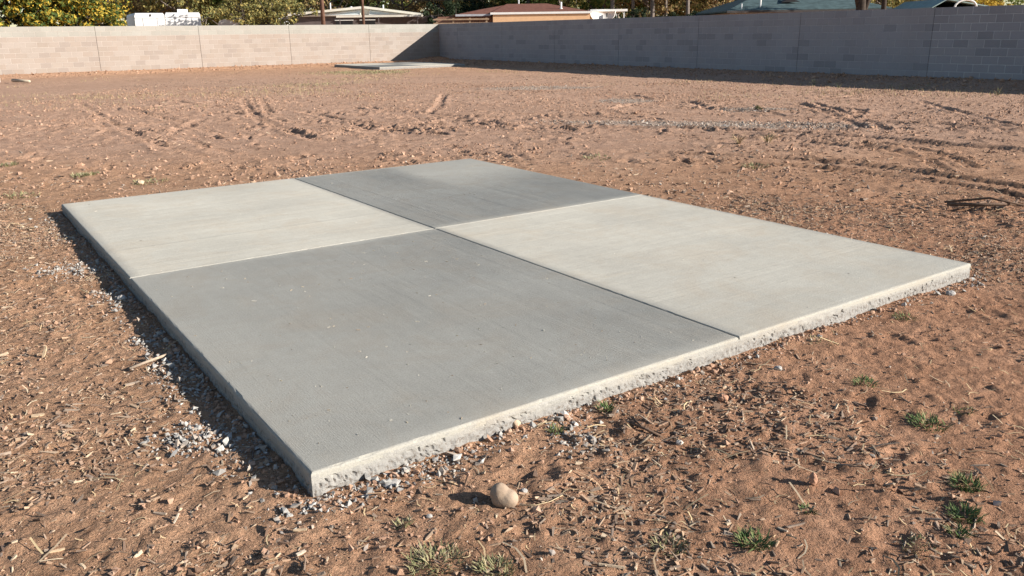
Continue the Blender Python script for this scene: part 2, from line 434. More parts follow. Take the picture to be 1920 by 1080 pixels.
def patch(x0, x1, dx, y0, y1, dy, level, holes=()):
    nx = int(round((x1 - x0) / dx)) + 1; ny = int(round((y1 - y0) / dy)) + 1
    gx, gy = np.meshgrid(np.linspace(x0, x1, nx), np.linspace(y0, y1, ny))
    x, y = gx.ravel(), gy.ravel()
    z = height(x, y, level)
    i = (np.arange(ny - 1)[:, None] * nx + np.arange(nx - 1)[None, :]).ravel()
    f = np.stack([i, i + 1, i + nx + 1, i + nx], 1)
    cx = x[f].mean(1); cy = y[f].mean(1)
    keep = slab_out(cx, cy) > -0.12
    for (a, b, c, d) in holes:
        keep &= ~((cx > a) & (cx < b) & (cy > c) & (cy < d))
        e = max(dx, dy) * 0.75         # the rim of a coarse sheet dips under the finer one
        z = np.where((x > a - 1e-6) & (x < b + 1e-6) & (y > c - 1e-6) & (y < d + 1e-6), z - 0.012, z)
    return np.stack([x, y, z], 1), f[keep], masks(x, y)

NEAR = (-4.4, 4.6, 1.1, 6.2); MID = (-13.0, 12.0, -3.0, 21.0); FAR = (-40.0, 40.0, -12.0, 52.0)
parts = []
parts.append(patch(NEAR[0], NEAR[1], 0.0125, NEAR[2], NEAR[3], 0.0125, 2))
h = 0.09
parts.append(patch(MID[0], MID[1], 0.04, 1.1, MID[3], 0.055, 1, [(NEAR[0] + h, NEAR[1] - h, NEAR[2] - 1, NEAR[3] - h)]))
parts.append(patch(MID[0], MID[1], 0.1, MID[2], 1.15, 0.1, 0))
parts.append(patch(FAR[0], FAR[1], 0.2, FAR[2], FAR[3], 0.25, 0, [(MID[0] + 0.2, MID[1] - 0.2, MID[2] + 0.2, MID[3] - 0.2)]))
vs, fs, rr = [], [], []; base = 0
for v, f, mk in parts:
    vs.append(v); fs.append(f + base); base += len(v); rr.append(mk)
# the land beyond, out to the horizon
R = 1500.0
ov = np.array([[-R, -R, -.2], [R, -R, -.2], [R, R, -.2], [-R, R, -.2], [-39, -11, -.2], [39, -11, -.2], [39, 51, -.2], [-39, 51, -.2]], float)
of = np.array([[0, 1, 5, 4], [1, 2, 6, 5], [2, 3, 7, 6], [3, 0, 4, 7]]) + base
vs.append(ov); fs.append(of); rr.append(tuple(np.zeros(8) for _ in range(5)))
at = {k: np.concatenate([r[i] for r in rr]) for i, k in enumerate(('red', 'pale', 'gravel', 'litter', 'rut_dark'))}
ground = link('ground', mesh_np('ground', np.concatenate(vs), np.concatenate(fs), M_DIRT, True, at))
tag(ground, 'reddish dirt yard with tyre tracks, scuffs and scattered litter', 'ground', kind='structure')

# ------------------------------------------------------------------ concrete slabs
def panel_mesh(u0, u1, v0, v1, axis, pitch, seed, edges, fade=False):
    """broomed top: real ridges running along `axis`; rounded tooled edges. edges: radius at u0,u1,v0,v1"""
    r = np.random.default_rng(seed)
    a0, a1, b0, b1 = u0 + edges[0], u1 - edges[1], v0 + edges[2], v1 - edges[3]
    if axis == 'v': c0, c1, l0, l1 = a0, a1, b0, b1
    else: c0, c1, l0, l1 = b0, b1, a0, a1
    n = int((c1 - c0) / pitch) * 2; n += (n + 1) % 2
    m = 34
    cr = np.linspace(c0, c1, n); cr[1:-1] += r.uniform(-0.2, 0.2, n - 2) * pitch * 0.5
    ln = np.linspace(l0, l1, m)
    CR, LN = np.meshgrid(cr, ln)                      # rows along the ridge
    amp = r.uniform(0.88, 1.12, n)[None, :] * r.uniform(0.93, 1.07, (m, n)) * (1.0 + 0.13 * fbm(CR * 1.0, LN * 0.9, 2.0, seed + 5, 3) + 0.04 * rnoise(CR * 14, LN * 0.8, 1.0, seed + 9))
    if fade: amp = amp * (1 - 0.8 * ss(c1 - 1.0, c1 - 0.75, CR + 0.08 * rnoise(LN, CR, 1.5, 3)) * ss(l0 + 0.7, l1 - 0.3, LN))
    H = pitch * 0.5 * math.tan(math.radians(BROOM))
    Z = np.where((np.arange(n) % 2)[None, :] == 1, H * amp, 0.0)
    Z[0, :] = 0; Z[-1, :] = 0; Z[:, 0] = 0; Z[:, -1] = 0
    CRj = CR + 0.0003 * rnoise(CR * 3, LN * 3, 2.0, seed + 13) * ((np.arange(n) > 0) & (np.arange(n) < n - 1))[None, :]
    X, Y = (CRj, LN) if axis == 'v' else (LN, CRj)
    vt = np.stack([X.ravel(), Y.ravel(), Z.ravel()], 1)
    i = (np.arange(m - 1)[:, None] * n + np.arange(n - 1)[None, :]).ravel()
    f = np.stack([i, i + 1, i + n + 1, i + n], 1)
    if axis == 'u': f = f[:, ::-1]
    # rounded rim: rings stepping outward and down
    k = 150
    def ring(t):
        o = [e * math.sin(t) for e in edges]; d = [e * (1 - math.cos(t)) for e in edges]
        q = []
        xa, xb, ya, yb = a0 - o[0], a1 + o[1], b0 - o[2], b1 + o[3]
        zc = max(d)
        for s in range(k): w = s / k; q.append((xa + (xb - xa) * w, ya, -d[2]))
        for s in range(k): w = s / k; q.append((xb, ya + (yb - ya) * w, -d[1]))
        for s in range(k): w = s / k; q.append((xb + (xa - xb) * w, yb, -d[3]))
        for s in range(k): w = s / k; q.append((xa, yb + (ya - yb) * w, -d[0]))
        q = np.array(q)
        for ci, (e1, e2) in ((0, (0, 2)), (k, (2, 1)), (2 * k, (1, 3)), (3 * k, (3, 0))): q[ci, 2] = -max(d[e1], d[e2])
        return q
    rings = [ring(t) for t in np.linspace(0, math.pi / 2, 5)]
    low = rings[-1].copy(); low[:, 2] -= 0.012; rings.append(low)
    for ri, q in enumerate(rings[1:]):
        q[:, 2] += 0.0006 * rnoise(q[:, 0] * 9, q[:, 1] * 9, 3.0, seed + ri) - 0.004 * ss(0.55, 0.9, rnoise(q[:, 0] * 12, q[:, 1] * 12, 2.0, seed + 44))
    b = len(vt); vt = np.concatenate([vt] + rings); K = 4 * k
    rf = []
    for j in range(len(rings) - 1):
        i0 = b + j * K + np.arange(K); i1 = b + j * K + (np.arange(K) + 1) % K
        rf.append(np.stack([i0, i0 + K, i1 + K, i1], 1))
    return mesh_np('panel', vt, np.concatenate([f] + rf), M_CONC, False)

BROOM = 15.8
def side_mesh(a, b, depth, seed, res):
    """the four cast sides of a slab with pits, drips and a ragged lower half"""
    per = []
    cr = 0.004
    for (x0, y0, x1, y1, nx, ny) in ((0, 0, a, 0, 0, -1), (a, 0, a, b, 1, 0), (a, b, 0, b, 0, 1), (0, b, 0, 0, -1, 0)):
        L = math.hypot(x1 - x0, y1 - y0); n = int(L / res)
        for s in range(n): per.append((x0 + (x1 - x0) * s / n, y0 + (y1 - y0) * s / n, nx, ny, s / n * L + len(per) * 0))
    P = np.array(per); K = len(P); arc = np.arange(K) * res
    nz = int(depth / (res * 0.8)); zz = np.linspace(-0.0105, -depth, nz)
    A, Zg = np.meshgrid(arc, zz)
    d = 0.0022 * fbm(A, Zg * 1.5, 30, seed, 3) + 0.003 * fbm(A, Zg, 6, seed + 4, 2)
    pit = rnoise(A, Zg, 85.0, seed + 8) * ss(-0.2, 0.4, rnoise(A, Zg, 9, seed + 9) + 0.25)
    d = d - 0.006 * ss(0.45, 0.68, pit) * ss(-0.02, -0.03, Zg)
    pit2 = rnoise(A, Zg, 38.0, seed + 18); d = d - 0.004 * ss(0.6, 0.85, pit2) * ss(-0.025, -0.04, Zg)
    lower = ss(-0.028, -0.045, Zg + 0.012 * fbm(A, A * 0, 5, seed + 20, 3))
    d = d + lower * (0.0008 + 0.0032 * fbm(A, Zg, 70, seed + 21, 2)) + ss(-0.065, -0.10, Zg) * 0.004
    d[0, :] = 0.0
    corner = np.minimum.reduce([np.abs(arc - c) for c in (0, a, a + b, 2 * a + b, 2 * (a + b))])
    d = d * ss(0.0, 0.012, corner)[None, :]
    X = P[None, :, 0] + P[None, :, 2] * d; Y = P[None, :, 1] + P[None, :, 3] * d
    vt = np.stack([X.ravel(), Y.ravel(), Zg.ravel()], 1)
    i = (np.arange(nz - 1)[:, None] * K + np.arange(K)[None, :]).ravel(); j = (np.arange(nz - 1)[:, None] * K + (np.arange(K)[None, :] + 1) % K).ravel()
    f = np.stack([i, i + K, j + K, j], 1)
    bt = len(vt); vt = np.concatenate([vt, [[0.004, 0.004, -0.024], [a - 0.004, 0.004, -0.024], [a - 0.004, b - 0.004, -0.024], [0.004, b - 0.004, -0.024]]])
    f = np.concatenate([f, [[bt, bt + 1, bt + 2, bt + 3]]])
    return mesh_np('slab_body', vt, f, M_CSIDE, False)

def slab(name, origin, z, a, b, pitch, res, label, seed):
    root = empty(name, (origin[0], origin[1], z), YAW); tag(root, label, 'slab', 'concrete slabs in the yard', 'thing')
    link('slab_body', side_mesh(a, b, 0.15, seed, res), root)
    eo, ej, g = 0.010, 0.007, 0.0035
    ha, hb = a / 2, b / 2
    for i in range(2):
        for j in range(2):
            u0, u1 = (0, ha - g) if i == 0 else (ha + g, a)
            v0, v1 = (0, hb - g) if j == 0 else (hb + g, b)
            ax = 'v' if i == j else 'u'
            ed = (eo if i == 0 else ej, ej if i == 0 else eo, eo if j == 0 else ej, ej if j == 0 else eo)
            far = 1.6 if (i or j) else 1.0
            me = panel_mesh(u0, u1, v0, v1, ax, pitch * far, seed + i * 2 + j, ed, i == 1 and j == 1)
            p = link('panel', me, root)
            p['label'] = ('panel broomed lengthwise, looking darker grey' if i == j else 'panel broomed crosswise, looking pale cream')
    return root
slab('concrete_slab', NC, STOP, SA, SB, 0.0036, 0.006, 'large pale concrete slab in the foreground, jointed into four broomed quarters', 31)
fo = NC + 15.6 * U + 31.2 * V
slab('concrete_slab', fo, -0.07, 4.3, 4.8, 0.03, 0.03, 'far concrete slab lying by the corner of the block walls', 57)

# ------------------------------------------------------------------ block walls
BL, BH, MJ = 0.3969, 0.1937, 0.0095
def block_template(L):
    c = 0.004; x0, x1, z0, z1 = 0, L, 0, BH
    v = [(x0, -.19, z0), (x1, -.19, z0), (x1, -.19, z1), (x0, -.19, z1),
         (x0, -c, z0), (x1, -c, z0), (x1, -c, z1), (x0, -c, z1),
         (x0 + c, 0, z0 + c), (x1 - c, 0, z0 + c), (x1 - c, 0, z1 - c), (x0 + c, 0, z1 - c)]
    f = [(0, 1, 2, 3)] + [(i, (i + 1) % 4, 4 + (i + 1) % 4, 4 + i) for i in range(4)] + [(4 + i, 4 + (i + 1) % 4, 8 + (i + 1) % 4, 8 + i) for i in range(4)] + [(8, 9, 10, 11)]
    return np.array(v, float), np.array(f)

def wall(name, label, dirv, joints, length, flip, mats, near_s, mort, jrec):
    ang = math.atan2(dirv[1], dirv[0])
    root = empty(name, (WC[0], WC[1], WTOP), ang); tag(root, label, 'wall', 'concrete block walls round the yard', 'thing')
    sy = -1.0 if flip else 1.0
    items = []      # s, course, length
    edges = sorted(joints)
    pj = 0.011
    r = np.random.default_rng(8 if flip else 9)
    bounds = [0.0] + edges + [length]
    for pi in range(len(bounds) - 1):
        s0 = bounds[pi] + (pj / 2 if pi else 0.0); s1 = bounds[pi + 1] - pj / 2
        for c in range(10):
            s = s0; first = True
            while s < s1 - 0.03:
                L = BL / 2 - MJ / 2 if (first and (c + pi) % 2) else BL
                first = False
                if s + L > s1 - 0.06: L = s1 - s
                items.append((s, c, L)); s += L + MJ
    items = [q for q in items if q[1] < 10]
    # the 300 that show largest become parts
    def size(q): return -abs(q[0] + q[2] / 2 - near_s) + (-50 if q[1] == 9 else 0) + (-50 if q[2] < 0.12 else 0)
    order = sorted(range(len(items)), key=lambda i: -size(items[i]))
    single = set(order[:300]); cache = {}
    fv, ff = {}, {}
    for i, (s, c, L) in enumerate(items):
        zt = -(c + 1) * (BH + MJ) + MJ
        off = float(np.clip(r.normal(0, 0.0010), -0.0018, 0.0018))
        mk = 'top' if c < 2 else 'low'
        if i in single:
            key = (round(L, 3), mk)
            if key not in cache:
                v, f = block_template(L); v[:, 1] *= sy
                cache[key] = mesh_np('block', v, f, mats[mk][0])
            link('block', cache[key], root, (s, sy * off, zt))
        else:
            v, f = block_template(L); v[:, 1] *= sy
            v = v + np.array([s, sy * off, zt])
            fv.setdefault(mk, []).append(v); ff.setdefault(mk, []).append(f + 12 * (len(fv[mk]) - 1))
    for mk in fv:
        o = link('distant_blocks', mesh_np('distant_blocks', np.concatenate(fv[mk]), np.concatenate(ff[mk]), mats[mk][1]), root); tag(o, kind='stuff')
    mb = MB()
    b2 = [0.0] + edges + [length]
    for k in range(len(b2) - 1):
        s0 = b2[k] + (pj / 2 if k else 0.0); s1 = b2[k + 1] - pj / 2
        y0, y1 = sorted((-0.186 * sy, -jrec * sy))
        mb = MB(); mb.box(s0 + 0.001, s1 - 0.001, y0, y1, -10 * (BH + MJ), -0.003)
        mb.build('mortar', mort[1] if s0 > 27 else mort[0], root)
    mb = MB()
    for j in edges:
        y0, y1 = sorted((-0.15 * sy, -0.022 * sy)); mb.box(j - pj / 2, j + pj / 2, y0, y1, -10 * (BH + MJ), -0.006)
        mb.build('control_joint', M_JOINT, root); mb = MB()
    return root
M_JOINT = plain('joint_sealant', (0.05, 0.045, 0.045), 0.9)
top = [(0.298, 0.284, 0.255), (0.307, 0.295, 0.264), (0.289, 0.276, 0.247), (0.302, 0.289, 0.260), (0.318, 0.304, 0.275)]
low = [(0.302, 0.256, 0.222), (0.310, 0.264, 0.229), (0.290, 0.245, 0.210), (0.306, 0.264, 0.232), (0.298, 0.249, 0.213), (0.316, 0.273, 0.241), (0.275, 0.233, 0.204)]
mats = {'top': (block_mat('block_cream', top, 'obj'), block_mat('block_cream_far', top, 'island')), 'low': (block_mat('block_pinkish', low, 'obj'), block_mat('block_pinkish_far', low, 'island'))}
wall('block_wall', 'sunlit pinkish concrete block wall across the back left with cream top courses', DL, [4.19 + 4.258 * k for k in range(7)], 33.0, False, mats, 15.0, (lambda q: (q, q))(plain('mortar_pale', (0.352, 0.312, 0.278), 0.95)), 0.0032)
gr = [(0.311, 0.306, 0.323), (0.318, 0.314, 0.329), (0.303, 0.298, 0.316), (0.315, 0.307, 0.320), (0.306, 0.304, 0.323), (0.314, 0.309, 0.326), (0.297, 0.294, 0.311), (0.264, 0.261, 0.277)]
gt = [(0.303, 0.292, 0.303), (0.318, 0.306, 0.316), (0.285, 0.274, 0.287), (0.309, 0.298, 0.309)]
mats = {'top': (block_mat('block_grey_top', gt, 'obj'), block_mat('block_grey_top_far', gt, 'island')), 'low': (block_mat('block_grey', gr, 'obj'), block_mat('block_grey_far', gr, 'island'))}
wall('block_wall', 'shaded grey concrete block wall along the right side with dark control joints', DR, [2.03 + 4.298 * k for k in range(10)], 46.0, True, mats, 26.5, (plain('mortar_grey', (0.37, 0.365, 0.378), 0.95), plain('mortar_light_grey', (0.47, 0.465, 0.47), 0.95)), 0.0035)

# ------------------------------------------------------------------ scattered ground cover
def rot_mats(n, r, tilt):
    yaw = r.uniform(0, 2 * math.pi, n); p = r.normal(0, tilt, n); q = r.normal(0, tilt, n)
    cy, sy, cp, sp, cq, sq = np.cos(yaw), np.sin(yaw), np.cos(p), np.sin(p), np.cos(q), np.sin(q)
    Z = np.zeros(n); O = np.ones(n)
    Rz = np.stack([cy, -sy, Z, sy, cy, Z, Z, Z, O], 1).reshape(n, 3, 3)
    Ry = np.stack([cp, Z, sp, Z, O, Z, -sp, Z, cp], 1).reshape(n, 3, 3)
    Rx = np.stack([O, Z, Z, Z, cq, -sq, Z, sq, cq], 1).reshape(n, 3, 3)
    return Rz @ Ry @ Rx
BOXF = np.array([(0, 2, 3, 1), (4, 5, 7, 6), (0, 1, 5, 4), (2, 6, 7, 3), (0, 4, 6, 2), (1, 3, 7, 5)])
def tmpl_chip(r):
    """a split flake: long, thin, uneven ends, slightly bowed"""
    v = np.array([(x, y, z) for z in (-.5, .5) for y in (-.5, .5) for x in (-.5, .5)])
    v = v + r.uniform(-.22, .22, v.shape) * np.array([0.6, 0.9, 0.5])
    t = r.uniform(0.2, 0.9); v[v[:, 0] > 0, 1] *= t
    return v, BOXF
T_ = (1 + 5 ** .5) / 2
ICO = np.array([(-1, T_, 0), (1, T_, 0), (-1, -T_, 0), (1, -T_, 0), (0, -1, T_), (0, 1, T_), (0, -1, -T_), (0, 1, -T_), (T_, 0, -1), (T_, 0, 1), (-T_, 0, -1), (-T_, 0, 1)]) / math.hypot(1, T_)
ICOF = np.array([(0, 11, 5), (0, 5, 1), (0, 1, 7), (0, 7, 10), (0, 10, 11), (1, 5, 9), (5, 11, 4), (11, 10, 2), (10, 7, 6), (7, 1, 8), (3, 9, 4), (3, 4, 2), (3, 2, 6), (3, 6, 8), (3, 8, 9), (4, 9, 5), (2, 4, 11), (6, 2, 10), (8, 6, 7), (9, 8, 1)])
def tmpl_lump(r):
    v = ICO * r.uniform(0.62, 1.25, (12, 1)); return v * 0.5, ICOF
OCT = np.array([(1, 0, 0), (0, 1, 0), (-1, 0, 0), (0, -1, 0), (0, 0, 1), (0, 0, -1)], float)
OCTF = np.array([(0, 1, 4), (1, 2, 4), (2, 3, 4), (3, 0, 4), (1, 0, 5), (2, 1, 5), (3, 2, 5), (0, 3, 5)])
def tmpl_grain(r):
    v = OCT * r.uniform(0.6, 1.25, (6, 1)) + r.uniform(-.3, .3, (6, 3)); return v * 0.55, OCTF
def tmpl_straw(r):
    n = 4; t = np.linspace(-.5, .5, n); a = r.uniform(-1, 1); b = r.uniform(0, 0.35)
    top = np.stack([t, a * (t * t - .08) * 0.8 + .5 * 0.02, b * (0.25 - t * t)], 1)
    w = 0.02
    v = np.concatenate([top + np.array([0, w, 0]), top - np.array([0, w, 0])])
    f = np.array([(i, i + 1, n + i + 1, n + i) for i in range(n - 1)]); return v, f
def scatter(name, mat, tm, n, sampler, size, seed, tilt=0.25, sink=0.0, label=None, smooth=False, level=2, zoff=None):
    r = np.random.default_rng(seed)
    x, y = sampler(r, n); n = len(x)
    z = height(x.copy(), y.copy(), level)
    S = size(r, n); Rm = rot_mats(n, r, tilt)
    which = r.integers(0, 8, n); vs, fs = [], []; b = 0
    for k in range(8):
        t, f = tm(r); m = which == k; c = int(m.sum())
        if not c: continue
        P = t[None] * S[m][:, None, :]
        P = np.einsum('nij,nvj->nvi', Rm[m], P)
        hh = S[m][:, 2] * (0.5 - sink)
        P = P + np.stack([x[m], y[m], z[m] + hh + (zoff if zoff else 0)], 1)[:, None, :]
        vs.append(P.reshape(-1, 3)); nv = len(t)
        fs.append((f[None] + (np.arange(c) * nv)[:, None, None] + b).reshape(-1, f.shape[1])); b += c * nv
    o = link(name, mesh_np(name, np.concatenate(vs), np.concatenate(fs), mat, smooth))
    tag(o, label, None, kind='stuff'); return o
def smp(dens, box):
    x0, x1, y0, y1 = box
    def f(r, n):
        xs, ys = np.zeros(0), np.zeros(0)
        for _ in range(40):
            x = r.uniform(x0, x1, n * 2); y = r.uniform(y0, y1, n * 2)
            k = (r.uniform(0, 1, n * 2) < dens(x, y)) & (slab_out(x, y) > 0.012) & (np.abs(x) < 0.9 * y + 1.5)
            xs = np.concatenate([xs, x[k]]); ys = np.concatenate([ys, y[k]])
            if len(xs) >= n: break
        return xs[:n], ys[:n]
    return f
def lz(med, sig, r, n, lo, hi): return np.clip(np.exp(r.normal(math.log(med), sig, n)), lo, hi)
def d_mulch(x, y):
    n = fbm(x, y, 2.2, 140, 3); lit = masks(x, y)[3]
    return np.clip((0.045 + 0.9 * lit) * (0.25 + 1.4 * ss(-0.2, 0.35, n)), 0, 1)
M_CHIP = scatter_mat('wood_chip', [(0.16, 0.10, 0.068), (0.27, 0.175, 0.12), (0.36, 0.24, 0.16), (0.21, 0.16, 0.13), (0.42, 0.30, 0.20), (0.31, 0.20, 0.135), (0.13, 0.095, 0.075), (0.37, 0.29, 0.22), (0.26, 0.16, 0.11), (0.50, 0.39, 0.275)], bdist=0.002)
M_STRAW = scatter_mat('dry_straw', [(0.62, 0.48, 0.28), (0.50, 0.36, 0.21), (0.38, 0.25, 0.15), (0.56, 0.45, 0.31), (0.25, 0.16, 0.10)], bdist=0)
M_CLOD = scatter_mat('dirt_clod', [(0.37, 0.225, 0.15), (0.43, 0.27, 0.18), (0.33, 0.20, 0.135), (0.47, 0.305, 0.215)], bscale=90, bdist=0.004)
M_PEB = scatter_mat('pebble', [(0.40, 0.335, 0.28), (0.32, 0.265, 0.22), (0.46, 0.39, 0.33), (0.40, 0.295, 0.22), (0.25, 0.21, 0.18), (0.50, 0.44, 0.38)], bscale=60, bdist=0.002)
M_CRUMB = scatter_mat('concrete_crumb', [(0.42, 0.405, 0.375), (0.34, 0.325, 0.30), (0.48, 0.46, 0.43), (0.37, 0.30, 0.24), (0.28, 0.27, 0.255)], bscale=80, bdist=0.003)
def sz_chip(a, b, c): return lambda r, n: np.stack([lz(a, 0.55, r, n, 0.006, 0.06), lz(b, 0.4, r, n, 0.003, 0.022), lz(c, 0.4, r, n, 0.0015, 0.009)], 1)
def sz_lump(a, sg, lo, hi, flat=0.75): 
    def f(r, n):
        s = lz(a, sg, r, n, lo, hi); return np.stack([s * r.uniform(0.8, 1.3, n), s * r.uniform(0.7, 1.1, n), s * flat * r.uniform(0.7, 1.1, n)], 1)
    return f
scatter('wood_chips', M_CHIP, tmpl_chip, 24000, smp(d_mulch, (-4.6, 4.8, 1.2, 6.5)), sz_chip(0.0185, 0.0058, 0.0032), 1, 0.28, 0.15)
scatter('bark_bits', M_CHIP, tmpl_grain, 15000, smp(d_mulch, (-4.6, 4.8, 1.2, 6.5)), sz_chip(0.011, 0.005, 0.004), 14, 0.4, 0.1)
scatter('dry_straw', M_STRAW, tmpl_straw, 7000, smp(lambda x, y: 0.3 + 0.7 * d_mulch(x, y), (-4.6, 4.8, 1.2, 6.5)), lambda r, n: (lambda L: np.stack([L, 0.05 + L * 0.6, L * 0.5], 1))(lz(0.04, 0.5, r, n, 0.015, 0.14)), 2, 0.25, 0.45)
scatter('dirt_clods', M_CLOD, tmpl_grain, 20000, smp(lambda x, y: np.clip(0.2 + 0.9 * ss(-0.1, 0.5, fbm(x, y, 1.9, 150, 3)), 0, 1), (-4.6, 4.8, 1.2, 7.5)), sz_lump(0.0068, 0.55, 0.003, 0.03), 3, 0.5, 0.35)
scatter('pebbles', M_PEB, tmpl_grain, 2200, smp(lambda x, y: np.clip(0.15 + ss(0, 0.5, fbm(x, y, 1.4, 160, 3)), 0, 1), (-4.6, 4.8, 1.2, 9)), sz_lump(0.008, 0.5, 0.004, 0.028), 4, 0.5, 0.3)
# middle and far ground
def d_mid(x, y):
    n = fbm(x, y, 0.9, 170, 3); return np.clip((0.15 + 0.9 * ss(10.5, 7.0, y) + 0.35 * ss(17, 21, y)) * (0.3 + 1.2 * ss(-0.2, 0.3, n)), 0, 1)
scatter('wood_chips', M_CHIP, tmpl_chip, 9000, smp(d_mid, (-12, 12, 5.5, 30)), sz_chip(0.045, 0.014, 0.007), 5, 0.3, 0.1, level=1)
scatter('dirt_clods', M_CLOD, tmpl_grain, 28000, smp(lambda x, y: np.clip(0.15 + 0.8 * ss(-0.1, 0.4, fbm(x, y, 0.7, 180, 3)), 0, 1), (-12, 12, 6.5, 26)), sz_lump(0.020, 0.5, 0.009, 0.06), 6, 0.5, 0.35, level=1)
scatter('dirt_clods', M_CLOD, tmpl_grain, 5000, smp(lambda x, y: ss(2.4, 0.2, wall_dist(x, y)[1]) * (wall_dist(x, y)[1] > 0.1) + 0.7 * ss(1.8, 0.2, wall_dist(x, y)[0]) * (wall_dist(x, y)[0] > 0.1), (-24, 16, 13, 46)), sz_lump(0.05, 0.45, 0.02, 0.16), 16, 0.5, 0.3, level=0)
scatter('gravel', M_PEB, tmpl_grain, 7000, smp(lambda x, y: masks(x, y)[2], (-7, 7, 8.5, 25)), sz_lump(0.017, 0.45, 0.007, 0.045), 7, 0.5, 0.3, level=1)
# broken concrete crumbs shed along the slab's edges
def d_crumb(x, y):
    u, v = slab_uv(x, y); so = slab_out(x, y)
    left = (u < 0) * ss(0.24, 0.02, so) * (0.25 + ss(0.0, 0.4, fbm(x, y, 2.5, 190, 2))) * (v < 4.9)
    frontc = (v < 0) * ss(0.16, 0.0, so + 0.03 * rnoise(x, y, 9, 5)) * (0.9 * ss(0.75, 0.3, u) + 0.35 * ss(0.55, 0.9, u) * ss(1.25, 0.95, u) + 0.10 + 0.3 * ss(3.0, 3.6, u))
    pile = 1.2 * np.exp(-((x + 1.06) ** 2 + ((y - 2.44) * 0.9) ** 2) / 0.009) + 0.8 * np.exp(-((x - 0.22) ** 2 + (y - 2.40) ** 2) / 0.006) + 0.5 * np.exp(-((x + 2.5) ** 2 + (y - 4.5) ** 2) / 0.02)
    return np.clip(left * 0.6 + frontc + pile, 0, 1)
scatter('concrete_crumbs', M_CRUMB, tmpl_grain, 5200, smp(d_crumb, (-3.8, 3.2, 1.6, 7.0)), sz_lump(0.0082, 0.6, 0.003, 0.034), 8, 0.6, 0.2)
scatter('dirt_clods', M_CLOD, tmpl_lump, 2600, smp(lambda x, y: ss(0.10, 0.01, slab_out(x, y)), (-3.8, 4.2, 1.6, 7.4)), sz_lump(0.0095, 0.55, 0.004, 0.032), 9, 0.6, 0.3)

# bits of dry grass and grit blown onto the slab
r = np.random.default_rng(71); n = 260
fu = r.uniform(0.04, SA - 0.04, n); fv_ = r.uniform(0.04, SB - 0.04, n) ** 1.0; fv_[:170] = r.uniform(0.04, 2.3, 170); fu[:170] = r.uniform(0.04, 1.75, 170)
L = lz(0.007, 0.5, r, n, 0.003, 0.022); P = NC[None] + fu[:, None] * U[None] + fv_[:, None] * V[None]
Rm = rot_mats(n, r, 0.1); t, f = tmpl_chip(r)
Q = np.einsum('nij,nvj->nvi', Rm, t[None] * np.stack([L, L * 0.28, np.full(n, 0.0016)], 1)[:, None, :]) + np.concatenate([P, np.full((n, 1), STOP + 0.0018)], 1)[:, None, :]
tag(link('straw_flecks', mesh_np('straw_flecks', Q.reshape(-1, 3), (f[None] + (np.arange(n) * 8)[:, None, None]).reshape(-1, 4), scatter_mat('pale_fleck', [(0.60, 0.55, 0.45), (0.66, 0.62, 0.54), (0.30, 0.22, 0.15), (0.55, 0.46, 0.33)], bdist=0))), kind='stuff')

# ------------------------------------------------------------------ stones, sticks and pieces one can pick out
def gz(x, y, level=2): return float(height(np.array([x]), np.array([y]), level)[0])
def ico_dirs(sub):
    import bmesh
    bm = bmesh.new(); bmesh.ops.create_icosphere(bm, subdivisions=sub, radius=1.0)
    v = np.array([p.co[:] for p in bm.verts]); f = [[q.index for q in fc.verts] for fc in bm.faces]; bm.free()
    return v, np.array(f)
def sdf_body(lobes, k, sub=4, rough=0.0, seed=0):
    """closed pebble skin round a smooth union of ellipsoids (star-shaped about the origin)"""
    d, f = ico_dirs(sub); r = np.zeros(len(d)); step = 0.12
    def fld(p):
        e = [np.linalg.norm((p - np.array(c)) / np.array(a), axis=1) - 1 for c, a in lobes]
        return -np.log(sum(np.exp(-q * k) for q in e)) / k
    lo = np.zeros(len(d)); hi = np.full(len(d), 3.0)
    for _ in range(40):
        mid = (lo + hi) / 2; s = fld(d * mid[:, None]) < 0
        lo = np.where(s, mid, lo); hi = np.where(s, hi, mid)
    r = lo * (1 + rough * fbm(d[:, 0] * 3 + d[:, 2] * 2, d[:, 1] * 3 - d[:, 2], 1.2, seed + 3, 4))
    return d * r[:, None], f
def stone_mat(name, c0, c1, c2):
    m, nt, b = mat_new(name, 0.85, 0.3); p = objc(nt)
    f = noise(nt, p, 30, 6, 0.65); g = noise(nt, p, 260, 3, 0.6)
    c = ramp(nt, f, [(0.3, c0), (0.5, c1), (0.72, c2)])
    c = mixc(nt, 0.3, c, ramp(nt, g, [(0.3, (0.62, 0.6, 0.58)), (0.6, (1, 1, 1))]), 'MULTIPLY')
    nt.links.new(c, b.inputs['Base Color']); bump(nt, b, g, 0.4, 0.0012); return m
M_STONE = stone_mat('river_stone', (0.25, 0.18, 0.128), (0.335, 0.25, 0.18), (0.40, 0.305, 0.225))
# the heart-shaped stone: a tall lobe at the left, a lower one in front at the right
v, f = sdf_body([((-0.42, 0.10, 0.30), (0.92, 0.92, 1.0)), ((0.50, -0.22, -0.10), (0.84, 0.84, 0.84)), ((-0.02, -0.10, -0.32), (1.06, 0.84, 0.70))], 6, 5, 0.03, 3)
v = v * 0.0295; z0 = v[:, 2].min()
o = link('stone', mesh_np('stone', v, f, M_STONE, True)); o.location = (-0.030, 2.022, gz(-0.030, 2.022) - z0 - 0.010); o.rotation_euler = (0, 0, 0.0)
tag(o, 'smooth tan heart-shaped stone sitting alone on dirt before the slab', 'stone')

